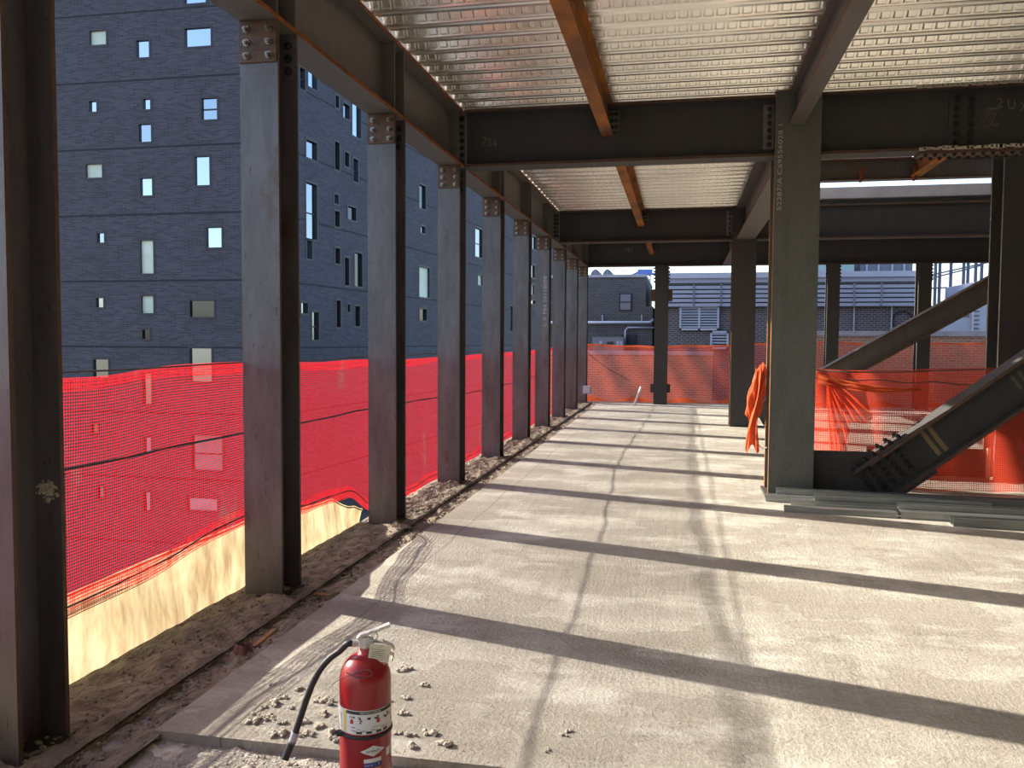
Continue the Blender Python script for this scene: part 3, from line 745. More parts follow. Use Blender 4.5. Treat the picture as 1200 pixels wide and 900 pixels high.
# ================================================================== STUDS ON FLOOR
def stud(x0, y0, x1, y1, z, w, h, up=True, lab=''):
    p, q = Vector((x0, y0, z)), Vector((x1, y1, z)); t = (q-p).normalized(); sd = Vector((-t.y, t.x, 0)); L = (q-p).length
    th = .004; W2 = w/2; lip = .014
    if up: prof = [(-W2, h), (-W2, 0), (W2, 0), (W2, h), (W2-lip, h), (W2-lip, h-th), (W2-th, h-th), (W2-th, th), (-W2+th, th), (-W2+th, h-th), (-W2+lip, h-th), (-W2+lip, h)]
    else: prof = [(-W2, 0), (-W2, h), (W2, h), (W2, 0), (W2-lip, 0), (W2-lip, th), (W2-th, th), (W2-th, h-th), (-W2+th, h-th), (-W2+th, th), (-W2+lip, th), (-W2+lip, 0)]
    root = thing('steel_stud', (x0, y0, z), lab, 'stud', 'galvanised studs stacked by the heavy column')
    MB().prism(prof, lambda a, b, c: p+t*c+sd*a+Vector((0, 0, b)), 0, L).build('channel', 'galv', root)
SL = 'galvanised steel stud'
stud(.98, 9.00, 4.9, 8.80, .001, .10, .062, False, SL+' at the back of the pile, against the column foot')
stud(.86, 8.83, 4.3, 8.63, .001, .14, .062, False, SL+' reaching farthest past the heavy column')
stud(.97, 8.92, 4.9, 8.71, .064, .11, .05, True, SL+' on top of the back row')
stud(1.08, 8.64, 3.9, 8.47, .001, .14, .062, False, SL+' in the middle row of the pile')
stud(1.30, 8.64, 2.85, 8.55, .064, .12, .05, True, SL+' short open piece on top of the middle row')
stud(1.30, 8.46, 4.0, 8.29, .001, .14, .062, True, SL+' open side up, between middle and front rows')
stud(.98, 8.31, 1.96, 8.24, .001, .11, .05, False, SL+' short offcut on the column side of the pile')
stud(1.99, 8.245, 4.9, 8.055, .001, .14, .062, False, SL+' closed side up, next to the short offcut')
stud(2.0, 8.36, 3.6, 8.26, .064, .10, .045, True, SL+' short piece resting on the front rows')
stud(2.36, 7.99, 4.9, 7.82, .001, .13, .075, True, SL+' lying alone in front of the pile, in column shadow')
# ================================================================== FIRE EXTINGUISHER
EX, EY, EZ = -1.064, 2.74, -.045
vd = Vector((EX, EY, 0)).normalized(); er = Vector((vd.y, -vd.x, 0)); ef = -vd       # right, toward viewer
def ez(y): return ony(426, y, EY-.05).z
R_ = .0895
ex = thing('fire_extinguisher', (EX, EY, EZ), 'red fire extinguisher with black hose and instruction label', 'fire extinguisher')
C_ = Vector((EX, EY, 0))
z_sh = ony(426, 797, EY).z          # start of the shoulder
z_top = ony(426, 766, EY).z
H0 = EZ
prof = [(R_*.86, H0), (R_*.94, H0+.006), (R_*.96, H0+.02), (R_, H0+.03), (R_, z_sh)]
for k in range(1, 9):
    a = k/8*math.pi/2*.93; prof.append((R_*.28+R_*.72*math.cos(a), z_sh+(z_top-z_sh)*math.sin(a)))
prof.append((.021, prof[-1][1]+.004))
MB().lathe(prof, 48, (EX, EY, 0)).build('cylinder', 'ext_red', ex, True)
zn = prof[-1][1]
MB().lathe([(.027, zn-.004), (.027, zn), (.021, zn+.002), (.020, zn+.018), (.016, zn+.020)], 24, (EX, EY, 0)).build('neck_collar', 'dust_red', ex, True)
val = MB(); val.lathe([(.017, zn+.016), (.017, zn+.032), (.013, zn+.036), (.013, zn+.058)], 16, (EX, EY, 0))
val.obox(C_+Vector((0, 0, zn+.040))+er*.004, er*.024, ef*.012, Vector((0, 0, .016)))
vo = val.build('valve', 'chrome', ex)
MB().tube([C_+Vector((0, 0, zn+.036))-er*.022, C_+Vector((0, 0, zn+.036))-er*.045], .0125, 12).build('hose_coupling', 'chrome', vo)
# levers
def lever(pts, w, th, name, m='chrome'):
    mb = MB()
    pts = [C_+er*a+Vector((0, 0, zn+b)) for a, b in pts]
    for a, b in zip(pts[:-1], pts[1:]):
        t_ = (b-a).normalized(); up_v = er.cross(ef); nn = t_.cross(ef).normalized()
        mb.obox((a+b)/2, (b-a)/2*1.04, ef*(w/2), nn*(th/2))
    return mb.build(name, m, ex)
lever([(-.026, .052), (-.014, .064), (.035, .078), (.084, .096)], .026, .010, 'squeeze_lever')
lever([(.012, .042), (.060, .038), (.092, .022), (.100, .010)], .028, .005, 'carry_handle')
lever([(.030, .002), (.078, .000), (.098, -.012), (.090, -.030)], .028, .004, 'lower_handle', 'tag_card')
ring = [C_+er*(.025+.017*math.cos(a))+Vector((0, 0, zn+.066+.016*math.sin(a)))+ef*(.016+.006*math.cos(a)) for a in [2*math.pi*k/24 for k in range(25)]]
MB().tube(ring, .0022, 6).build('pin_ring', 'chrome', ex, True)
MB().tube([C_+er*.018+ef*.03+Vector((0, 0, zn+.052)), C_+er*.018-ef*.03+Vector((0, 0, zn+.052))], .003, 6).build('pull_pin', 'chrome', ex)
# card tag
tg = MB(); tc = C_+er*.048+ef*.032+Vector((0, 0, zn+.008))
tu = (er*.985+Vector((0, 0, -.17))).normalized(); tv = (Vector((0, 0, 1))+er*.17-ef*.15).normalized()
tg.obox(tc, tu*.036, ef*.0008, tv*.029); tago = tg.build('inspection_tag', 'tag_card', ex)
ln_ = MB()
for k in range(6): ln_.obox(tc+ef*.0015-tu*.004+tv*(.012-.0065*k), tu*(.024-.003*(k % 2)), ef*.0004, tv*.0006)
ln_.build('printed_lines', 'cabinet', tago)
MB().lathe([(.0045, 0), (.0045, .002)], 12, tc+ef*.0015-tu*.002+tv*.022).build('eyelet', 'chrome', tago)
# hose : leaves the valve to the left and droops
hp = [(419, 757), (410, 758), (398, 763), (386, 772), (375, 785), (366, 802), (359, 820), (353, 838), (348, 853), (343, 868), (337, 882), (334, 890)]
hs = []
for i, (a, b) in enumerate(hp):
    q = ony(a, b, EY-.01*i*.6); hs.append(q)
hs[0] = C_+Vector((0, 0, zn+.036))-er*.04; hs[1] = C_+Vector((0, 0, zn+.035))-er*.062
def smooth_path(ps, n=6):
    out = []
    for i in range(len(ps)-1):
        p0, p1_, p2, p3 = ps[max(i-1, 0)], ps[i], ps[i+1], ps[min(i+2, len(ps)-1)]
        for k in range(n):
            s_ = k/n; out.append(.5*((2*p1_)+(p2-p0)*s_+(2*p0-5*p1_+4*p2-p3)*s_*s_+(3*p1_-p0-3*p2+p3)*s_**3))
    out.append(ps[-1]); return out
hpath = smooth_path(hs)
k0 = 8*6
ho = MB().tube(hpath[:k0+4], .0115, 12).build('hose', 'black', ex, True)
MB().tube(hpath[k0+2:k0+8], .0135, 12).build('hose_band', 'coping', ho, True)
MB().tube(hpath[k0+6:], [.0135]*(len(hpath)-k0-7)+[.0125], 12).build('nozzle', 'black', ho, True)
# wrap helper : u along circumference (m, + = right), z height
def wrap(u, z, off=.0006):
    a = u/R_; d_ = ef*math.cos(a)+er*math.sin(a); return C_ + d_*(R_+off) + Vector((0, 0, z))
def patch(mb, u0, u1, z0, z1, m=0, off=.0006, n=None):
    n = n or max(2, int((u1-u0)/.008))
    k = len(mb.v)
    for i in range(n+1):
        u = u0+(u1-u0)*i/n; mb.v += [wrap(u, z0, off), wrap(u, z1, off)]
    for i in range(n): mb.f.append((k+2*i, k+2*i+2, k+2*i+3, k+2*i+1)); mb.mi.append(m)
zf = lambda yy: ony(426, yy, EY-R_).z
zl1, zl0 = zf(834), zf(862)
lb = MB(); patch(lb, -.125, .128, zl0, zl1, 0, .0008)
lbo = lb.build('instruction_label', 'paper', ex, False, False)
lb = MB(); patch(lb, -.072, .108, zl1-.013, zl1-.002, 0, .0014); lb.build('label_header', 'ink', lbo, False, False)
lb = MB(); add_text(lb, 'INSTRUCTIONS', .0105, lambda a, b: wrap(.018+a, zl1-.0075+b, .0020)); lb.build('label_title', 'paper', lbo, False, False)
lb = MB(); patch(lb, -.084, -.073, zl0+.002, zl1-.001, 0, .0014); lb.build('yellow_strip', 'yellow', lbo, False, False)
lb = MB(); patch(lb, .108, .118, zl0+.012, zl1-.001, 0, .0014); lb.build('yellow_strip', 'yellow', lbo, False, False)
lb = MB()
for cx in (-.045, -.018, .012, .040, .072, .092):      # pictograms
    for k in range(7):
        a, b = random.uniform(-.008, .008), random.uniform(-.006, .010); s_ = random.uniform(.0015, .004)
        patch(lb, cx+a-s_, cx+a+s_, zl1-.032+b-s_*.6, zl1-.032+b+s_*.6, 0, .0014, 2)
for k in range(22):
    u = -.06+.165*random.random(); z = zl0+.010+.016*random.random(); patch(lb, u, u+.012, z, z+.0012, 0, .0014, 2)
for cx in (-.022, .012, .046, .074):
    patch(lb, cx-.010, cx+.010, zl0+.003, zl0+.011, 0, .0014, 2)
for k in range(9): patch(lb, -.122, -.09-.01*random.random(), zl0+.012+.006*k, zl0+.0135+.006*k, 0, .0014, 2)
lb.build('pictograms', 'ink', lbo, False, False)
lb = MB()
for cx in (-.048, .044):
    patch(lb, cx-.006, cx+.006, zl1-.046, zl1-.034, 0, .0018, 3); patch(lb, cx-.003, cx+.003, zl1-.034, zl1-.030, 0, .0018, 2)
patch(lb, -.020, -.014, zl1-.044, zl1-.038, 0, .0018, 2); lb.build('red_pictograms', 'ink_red', lbo, False, False)
zs = zf(866)
MB().lathe([(R_+.0005, zs-.006), (R_+.004, zs-.005), (R_+.004, zs+.005), (R_+.0005, zs+.006)], 40, (EX, EY, 0)).build('strap', 'black', ex, True)
bk = wrap(-.098, zs+.004, .006); MB().obox(bk, er*.012, ef*.012, Vector((0, 0, .007))).obox(bk-er*.012+Vector((0, 0, .004)), er*.008, ef*.006, Vector((0, 0, .004))).build('strap_buckle', 'black', ex)
# diamond maker's plate
zd = zf(882)
dm = MB(); k = len(dm.v); nn_ = 10
for i in range(nn_+1):
    u = -.045+.09*i/nn_; hh = .019*(1-abs(u)/.045); dm.v += [wrap(.026+u, zd-hh, .0010), wrap(.026+u, zd+hh, .0010)]
for i in range(nn_): dm.f.append((2*i, 2*i+2, 2*i+3, 2*i+1)); dm.mi.append(0)
dmo = dm.build('maker_diamond', 'paper', ex, False, False)
dm = MB(); add_text(dm, 'AMEREX', .0115, lambda a, b: wrap(.026+a*1.15, zd-.001+b, .0018)); dm.build('maker_name', 'ink', dmo, False, False)
dm = MB(); patch(dm, -.006, .056, zd-.040, zd-.026, 0, .0010); do = dm.build('rating_label', 'paper', ex, False, False)
dm = MB(); patch(dm, -.006, .056, zd-.056, zd-.042, 0, .0010); do2 = dm.build('blue_label', 'blue_print', ex, False, False)
dm = MB(); add_text(dm, 'MADE IN', .007, lambda a, b: wrap(.010+a, zd-.049+b, .0018)); dm.build('lettering', 'paper', do2, False, False)
dm = MB(); add_text(dm, 'Y', .013, lambda a, b: wrap(.046+a, zd-.049+b, .0018)); dm.build('lettering', 'paper', do2, False, False)
dm = MB(); patch(dm, -.008, .054, zd-.085, zd-.060, 0, .0010); dm.build('orange_label', 'orange_print', ex, False, False)
dm = MB(); patch(dm, .078, .100, zd-.034, zd-.006, 0, .0010); dm.build('side_label', 'paper', ex, False, False)
# thin wire looping from the valve
tag(MB().tube(smooth_path([wrap(-.055, zn-.03, .02), wrap(-.03, zn-.045, .012), wrap(0.0, zn-.050, .006), wrap(.02, zn-.042, .006), wrap(.005, zn-.030, -.01), wrap(-.08, zn-.06, .012), wrap(-.11, zn-.09, .03)]), .0013, 5).build('loose_wire', 'wire'), 'thin loose wire draped over the extinguisher shoulder', 'wire')

# ================================================================== DEBRIS
def lump(r, seed, sub=1):
    bm = bmesh.new(); bmesh.ops.create_icosphere(bm, subdivisions=sub, radius=r)
    for v in bm.verts:
        n = noise.noise(v.co*(2.0/r)+Vector((seed*3.1, 0, 0)))+.6*noise.noise(v.co*(5/r)+Vector((seed, 9, 0))); v.co *= 1+.45*n; v.co.z *= .7
    me = bpy.data.meshes.new('lump'); bm.to_mesh(me); bm.free(); me.materials.append(M['crumb']); return me
def clump(seed):
    """knobbly lump of mortar : a few blobs fused in one mesh"""
    rng = random.Random(seed); mb_v = []; mb_f = []
    for k in range(rng.randint(6, 11)):
        me = lump(rng.uniform(.005, .013), seed*7+k, 2); off = Vector((rng.uniform(-.024, .024), rng.uniform(-.02, .02), rng.uniform(.003, .008)))
        n = len(mb_v); mb_v += [v.co+off for v in me.vertices]; mb_f += [tuple(n+i for i in p_.vertices) for p_ in me.polygons]; bpy.data.meshes.remove(me)
    me = bpy.data.meshes.new('mortar_clump'); me.from_pydata(mb_v, [], mb_f); me.materials.append(M['crumb']); return me
CL = [clump(i) for i in range(6)]
spots = [(348, 808), (332, 818), (320, 826), (300, 838), (312, 842), (296, 846), (330, 848), (355, 847), (378, 838), (384, 824), (376, 822), (326, 861), (372, 852), (362, 860), (386, 860), (390, 868), (354, 862),
         (472, 836), (466, 860), (480, 862), (484, 874), (470, 786), (478, 784), (497, 803), (476, 818), (505, 860), (520, 872), (455, 822), (318, 803), (309, 830), (340, 830), (660, 862), (668, 858), (640, 880)]
for i, (a, b) in enumerate(spots):
    q = onz(a, b, 0)
    o = bpy.data.objects.new('mortar_lump', CL[i % 6]); COL.objects.link(o); s = random.uniform(.7, 1.25) if i < 27 else .6
    o.location = (q.x, q.y, .001); o.scale = (s, s, s); o.rotation_euler = (0, 0, random.uniform(0, 6.3))
    tag(o, 'crumbly lump of dry mortar on the slab near the fire extinguisher', 'debris', 'mortar lumps on the topping slab')
for i in range(26):
    a, b = random.uniform(240, 660), 0
    x = random.uniform(-1.75, -.35); y_ = random.uniform(2.62, 2.98)
    if (x-EX)**2+(y_-EY)**2 < .013: continue
    o = bpy.data.objects.new('mortar_lump', CL[i % 6]); COL.objects.link(o); s = random.uniform(.7, 1.3)
    o.location = (x, y_, -.045); o.scale = (s, s, s); o.rotation_euler = (0, 0, random.uniform(0, 6.3))
    tag(o, 'crumbly lump of dry mortar on rough screed below the slab lip', 'debris', 'mortar lumps below the slab lip')
# fine grit nobody could count
gb = MB()
def grit(n, xr, yr, zf_, smin, smax):
    for k in range(n):
        x, y_ = random.uniform(*xr), yr[0]+(yr[1]-yr[0])*random.random()**1.5; s = random.uniform(smin, smax)
        c = Vector((x, y_, zf_(x, y_)+s*.3)); nb = len(gb.v)
        d = [Vector((random.uniform(.6, 1.3)*s, 0, 0)), Vector((0, random.uniform(.6, 1.3)*s, 0)), Vector((0, 0, random.uniform(.4, .9)*s))]
        an = random.uniform(0, 6.3); rot = Matrix.Rotation(an, 3, 'Z'); d = [rot @ q for q in d]
        gb.v += [c+d[0], c+d[1], c-d[0], c-d[1], c+d[2], c-d[2]]
        for f in ((0, 1, 4), (1, 2, 4), (2, 3, 4), (3, 0, 4), (1, 0, 5), (2, 1, 5), (3, 2, 5), (0, 3, 5)): gb.f.append(tuple(nb+i for i in f)); gb.mi.append(0)
grit(1500, (-2.72, -2.30), (2.2, 14), lambda x, y_: .012, .003, .014)
grit(1700, (-2.28, -2.06), (2.2, 15), lambda x, y_: -.02, .003, .016)
go = gb.build('dirt_grit', 'dirt'); go['kind'] = 'stuff'; go['label'] = 'dirt crumbs scattered along the kerb'; go['category'] = 'dirt'
gb = MB()
grit(1500, (-2.1, .9), (1.9, 3.02), lambda x, y_: -.04, .003, .011)
grit(260, (-2.05, 0.2), (3.05, 4.4), lambda x, y_: .0, .0015, .005)
go = gb.build('mortar_grit', 'crumb'); go['kind'] = 'stuff'; go['label'] = 'fine mortar grit around the slab lip'; go['category'] = 'grit'
# splinter, crushed cup, dirt piles at column feet
tag(MB().bar((-2.16, 3.98, .0), (-2.11, 4.11, .05), .03, .012).build('wood_splinter', 'wood_chip'), 'small upright wood splinter in the dirt strip', 'wood')
cup = thing('crushed_cup', (-2.19, 3.93, -.02), 'crushed dirty red cup lying in the dirt strip', 'cup')
MB().grid(lambda u, v: (-2.19+(.035+.012*math.sin(u*18))*math.cos(2*math.pi*u)*(1-.2*v)*1.3, 3.92+(.03+.008*math.sin(u*25))*math.sin(2*math.pi*u)*(1-.2*v), -.02+.055*v), 28, 5).build('cup_wall', 'red_rag', cup)
tag(MB().bar((-2.24, 4.92, .0), (-2.12, 4.86, .012), .035, .008).build('wood_offcut', 'wood_chip'), 'thin wood offcut lying in the dirt by the second column', 'wood')
def pile(cx, cy, rx, ry, h, seed):
    def f(u, v):
        a = 2*math.pi*u; r = v
        n = noise.fractal(Vector((math.cos(a)*r*3+seed, math.sin(a)*r*3, seed)), 1, 2, 4)
        return (cx+rx*r*math.cos(a), cy+ry*r*math.sin(a), .005+h*max(0, (1-r*r))*(1+.5*n)+.012*n*(1-r))
    return MB().grid(f, 30, 10)
for i, yy in enumerate(COLY[:7]):
    o = pile(-2.46+.05*(i % 3), yy-.06, .13, .06, .030+.012*(i % 2), i*3.3).build('mortar_pile', 'dirt')
    tag(o, 'dirt heap at the foot of the ' + ['edge column beside the fire extinguisher', 'column in the middle of the cream sheet', 'column where the cream sheet ends', 'fourth edge column along the red net', 'fifth edge column along the red net', 'sixth edge column along the red net', 'edge column with white stencil'][i], 'debris', 'dirt heaps at the edge column feet')

sp = MB(); rs = random.Random(3)
for k in range(110):
    yy_ = COLY[0]+.247; s_ = rs.uniform(.002, .0065)*(1.6 if k < 12 else 1)
    c = Vector((-2.455+rs.gauss(0, .022), yy_, 1.015+rs.gauss(0, .012)-abs(rs.gauss(0, .022)))); c.x = max(-2.505, min(-2.40, c.x))
    me = lump(s_, k, 1); n_ = len(sp.v); sp.v += [c+Vector((v.co.x*1.3, v.co.y*.5, v.co.z*1.6)) for v in me.vertices]
    for p_ in me.polygons: sp.f.append(tuple(n_+i for i in p_.vertices)); sp.mi.append(0)
    bpy.data.meshes.remove(me)
spo = sp.build('mortar_splash', 'crumb', c0); spo['label'] = 'splash of dried mortar'; spo['kind'] = 'stuff'

# ================================================================== APARTMENT BUILDING (left)
BYF = 39.0; BX = ony(318, 300, BYF).x
TH = math.radians(5.4); SD = Vector((math.sin(TH), math.cos(TH), 0))      # side face direction
SNv = Vector((math.cos(TH), -math.sin(TH), 0))                              # side face normal (toward us)
ab = thing('apartment_building', (BX, BYF, -16), 'charcoal brick apartment building with scattered small windows beyond the red net', 'building')
def face_s(px, py):      # point on the side face -> (s, z)
    d = ray(px, py); k = ((Vector((BX, BYF, 0))-CAMP).dot(SNv))/d.dot(SNv); q = CAMP+d*k
    return ((q-Vector((BX, BYF, 0))).dot(SD), q.z)
W7 = [(145,147,222,215,'blind'),(368,193,428,275,'sky'),(600,133,724,222,'sky'),(598,-40,700,15,'sky'),(142,485,176,536,'sky'),(400,474,434,524,'sky'),(680,470,754,573,'mid'),
      (380,595,438,680,'mid'),(127,787,203,852,'blind'),(648,750,718,888,'sky')]
W8 = [(386,-5,443,78,'sky'),(180,258,213,304,'mid'),(388,294,449,452,'blind'),(703,232,776,327,'sky'),(175,570,209,614,'mid'),(392,560,449,642,'blind'),(397,722,430,766,'dark'),
      (625,583,740,660,'dark'),(625,812,728,970,'sky'),(162,865,233,950,'mid')]
W9 = [(232,100,258,195,'sky'),(235,298,257,345,'sky'),(385,292,478,400,'mid'),(370,487,462,525,'sky'),(235,468,255,525,'sky'),(72,257,92,283,'mid'),(92,450,110,485,'mid')]
wins_f = []
for (a, b, c, d, k) in W7: wins_f.append((70+a*.2444, b*.2444, 70+c*.2444, d*.2444, k))
for (a, b, c, d, k) in W8: wins_f.append((70+a*.2444, 210+b*.2444, 70+c*.2444, 210+d*.2444, k))
for (a, b, c, d, k) in W9: wins_f.append((80+a*.378, 400+b*.378, 80+c*.378, 400+d*.378, k))
def rect_front(x0, y0, x1, y1):
    p_, q_ = ony(x0, (y0+y1)/2, BYF), ony(x1, (y0+y1)/2, BYF); t_, b_ = ony((x0+x1)/2, y0, BYF), ony((x0+x1)/2, y1, BYF)
    return (p_.x, q_.x, b_.z, t_.z)
FR = [(*rect_front(*w[:4]), w[4]) for w in wins_f]
W3 = [(72,95,118,195,'sky'),(28,90,55,200,'mid'),(217,235,233,298,'dark'),(257,280,290,355,'mid'),(305,275,350,452,'sky'),(62,475,118,568,'mid'),(213,480,237,625,'dark'),(265,535,287,608,'dark'),
      (310,570,335,688,'mid'),(62,698,118,990,'mid'),(210,757,232,805,'sky'),(282,822,325,890,'dark'),(658,707,692,830,'dark')]
W4 = [(213,35,238,115,'dark'),(65,190,92,285,'sky'),(215,230,240,310,'dark'),(265,280,287,425,'dark'),(318,255,357,430,'dark'),(36,518,70,572,'sky'),(93,567,128,712,'mid'),(222,505,243,645,'dark'),
      (280,525,293,565,'dark'),(320,535,345,640,'dark'),(658,330,712,488,'blind'),(660,550,697,610,'dark'),(666,115,690,150,'sky')]
W5 = [(288,330,320,455,'mid'),(300,535,320,578,'blind'),(443,670,452,780,'mid'),(535,490,550,545,'sky'),(540,365,555,420,'sky'),(535,578,547,620,'blind'),(533,645,552,660,'sky')]
wins_s = [(345+a*.2222, 60+b*.2222, 345+c*.2222, 60+d*.2222, k) for (a, b, c, d, k) in W3] + [(345+a*.2222, 240+b*.2222, 345+c*.2222, 240+d*.2222, k) for (a, b, c, d, k) in W4] \
       + [(480+a*.2667, 180+b*.2667, 480+c*.2667, 180+d*.2667, k) for (a, b, c, d, k) in W5]
SR = []
for (x0, y0, x1, y1, k) in wins_s:
    s0, s1 = face_s(x0, (y0+y1)/2)[0], face_s(x1, (y0+y1)/2)[0]
    zt, zb = face_s((x0+x1)/2, y0)[1], face_s((x0+x1)/2, y1)[1]
    SR.append((s0, s1, zb, zt, k))
def wall_holes(mapf, s0, s1, z0, z1, rects):
    ss = sorted({s0, s1, *[r[0] for r in rects], *[r[1] for r in rects]}); zs_ = sorted({z0, z1, *[r[2] for r in rects], *[r[3] for r in rects]})
    mb = MB()
    for a, b in zip(ss[:-1], ss[1:]):
        run = None
        for c, d in zip(zs_[:-1], zs_[1:]):
            ms, mz = (a+b)/2, (c+d)/2
            hole = any(r[0] < ms < r[1] and r[2] < mz < r[3] for r in rects)
            if hole:
                if run is not None: mb.quad(mapf(a, run, 0), mapf(b, run, 0), mapf(b, c, 0), mapf(a, c, 0)); run = None
            elif run is None: run = c
        if run is not None: mb.quad(mapf(a, run, 0), mapf(b, run, 0), mapf(b, z1, 0), mapf(a, z1, 0))
    return mb
mf = lambda s, z, d: Vector((s, BYF+d, z))                                   # d = depth into the wall
ms_ = lambda s, z, d: Vector((BX, BYF, 0))+SD*s-SNv*d+Vector((0, 0, z))
PK = {'sky': 'pane_sky', 'mid': 'pane_mid', 'dark': 'pane_dark', 'blind': 'pane_blind'}
def add_windows(rects, mapf, depth, fr):
    for (a, b, c, d, k) in rects:
        mb = MB()
        mb.quad(mapf(a, c, 0), mapf(a, d, 0), mapf(a, d, depth), mapf(a, c, depth)); mb.quad(mapf(b, c, 0), mapf(b, c, depth), mapf(b, d, depth), mapf(b, d, 0))
        mb.quad(mapf(a, c, 0), mapf(a, c, depth), mapf(b, c, depth), mapf(b, c, 0)); mb.quad(mapf(a, d, 0), mapf(b, d, 0), mapf(b, d, depth), mapf(a, d, depth))
        # flat dark surround proud of the brick
        for (p0, p1, q0, q1) in ((a-fr, a, c-fr, d+fr), (b, b+fr, c-fr, d+fr), (a, b, c-fr, c), (a, b, d, d+fr)):
            mb.quad(mapf(p0, q0, -.02), mapf(p1, q0, -.02), mapf(p1, q1, -.02), mapf(p0, q1, -.02))
        if k == 'mid' and (d-c) > 1: 
            zz = c+(d-c)*.45; mb.quad(mapf(a, zz, depth-.03), mapf(b, zz, depth-.03), mapf(b, zz+.07, depth-.03), mapf(a, zz+.07, depth-.03))
        w_ = mb.build('window', 'frame_dark', ab, False, False)
        MB().quad(mapf(a, c, depth), mapf(b, c, depth), mapf(b, d, depth), mapf(a, d, depth)).build('pane', PK[k], w_, False, False)
WT = 30.0; SLEN = 74.0
wf = wall_holes(mf, -58, BX, -16, WT, FR); wf.build('front_wall', 'brick_a', ab, False, False)
wsd = wall_holes(ms_, 0, SLEN, -16, WT, SR); wsd.build('side_wall', 'brick_b', ab, False, False)
e1 = ms_(SLEN, 0, 0)
MB().quad((-58, BYF, WT), (BX, BYF, WT), (e1.x, e1.y, WT), (-58, e1.y, WT)).quad((-58, BYF, -16), (-58, e1.y, -16), (-58, e1.y, WT), (-58, BYF, WT)).quad((e1.x, e1.y, -16), (-58, e1.y, -16), (-58, e1.y, WT), (e1.x, e1.y, WT)).build('roof', 'far_roof', ab, False, False)
add_windows(FR, mf, .10, .10); add_windows(SR, ms_, .14, .12)

# ================================================================== BUILDINGS BEYOND THE FAR NET
YB = 33.0
def bx(x, y, Y=YB): return ony(x, y, Y)
gb1 = thing('brick_annex', (-3, YB, -1), 'dark grey brick annex with pipes and a small window beyond the far net', 'building')
xa, xb = bx(640, 400).x, bx(756, 400).x; zt_ = bx(720, 325).z
MB().box(xa, xb, YB, YB+7, -1.4, zt_).build('wall', 'brick_c', gb1)
MB().box(xb, ony(767, 400, YR).x-.03 if False else bx(765, 400).x-.02, YB, YB+7, -1.4, bx(760, 359).z).build('low_wall', 'brick_c', gb1)
MB().box(xa, xb+.02, YB-.06, YB+7, zt_, zt_+.10).build('coping', 'coping', gb1)
a, b = bx(727, 363), bx(739, 345)
w_ = MB().box(a.x-.05, b.x+.05, YB-.03, YB-.001, a.z-.05, b.z+.05).build('window', 'frame_dark', gb1); MB().box(a.x, b.x, YB-.04, YB-.03, a.z, b.z).build('pane', 'cabinet', w_)
MB().box(a.x, b.x, YB-.05, YB-.04, (a.z+b.z)/2-.02, (a.z+b.z)/2+.02).build('mullion', 'frame_dark', w_)
zc = bx(720, 378).z
MB().tube([(xa, YB-.15, zc), (bx(762, 378).x, YB-.15, zc), (bx(766, 375).x, YB-.15, zc+.12)], .06, 8).build('pipe', 'blue_rail', gb1, True)
q1, q2 = bx(733, 405), bx(733, 384)
MB().tube([(q1.x, YB-.12, q1.z), (q1.x, YB-.12, q2.z-.1), (q1.x+.1, YB-.12, q2.z), (bx(768, 384).x, YB-.12, q2.z)], .04, 8).build('pipe', 'blue_rail', gb1, True)
for (x0, x1, y0) in ((738, 746, 392), (728, 737, 392)):
    a, b = bx(x0, 412), bx(x1, y0); MB().box(a.x, b.x, YB-.04, YB-.002, a.z, b.z).build('door', 'frame_dark', gb1)
for px in (706, 752):
    a, b = bx(px, 378), bx(px, 369); MB().box(a.x-.02, a.x+.02, YB-.1, YB-.05, a.z, b.z).build('pipe_stub', 'blue_rail', gb1)
ec = thing('electrical_cabinet', (bx(712, 410).x, YB-.8, -.5), 'grey rooftop electrical cabinet with white stickers before the brick annex', 'cabinet')
a, b = ony(694, 412, YB-.8), ony(731, 395, YB-.8)
MB().box(a.x, b.x, YB-.8, YB-.35, -.5, b.z).build('body', 'cabinet', ec)
for px in (704, 724, 728):
    q = ony(px, 402, YB-.82); MB().box(q.x-.05, q.x+.05, YB-.82, YB-.80, q.z-.10, q.z+.08).build('sticker', 'coping', ec)
q = ony(715, 402, YB-.82); MB().box(q.x-.12, q.x+.12, YB-.82, YB-.80, q.z-.05, q.z+.05).build('vent', 'frame_dark', ec)
q = ony(690, 404, YB-.82); MB().box(q.x-.10, q.x+.06, YB-.82, YB-.80, q.z-.12, q.z+.12).build('opening', 'ink', ec)
# domed roof vents
for px, lab in ((699, 'left domed grey roof vent on the brick annex, nearer the edge columns'), (713, 'domed grey roof vent on the brick annex, nearer the blue lattice')):
    q = bx(px, 325, YB+3); r = .22
    dv = thing('domed_vent', (q.x, YB+3, zt_+.1), lab, 'roof vent')
    hd = ony(px, 315.5, YB+2.5).z-(zt_+.1)-.05
    MB().prism([(-r, 0)] + [(r*math.cos(math.pi-math.pi*k/14), .05+hd*math.sin(math.pi*k/14)) for k in range(15)] + [(r, 0)], lambda a_, b_, c_, q=q: (q.x+a_, c_, zt_+.1+b_), YB+2.5, YB+4).build('dome', 'cabinet', dv)
    MB().box(q.x-.01, q.x+.01, YB+2.48, YB+2.5, zt_+.1, zt_+.1+hd).build('seam', 'blue_rail', dv)
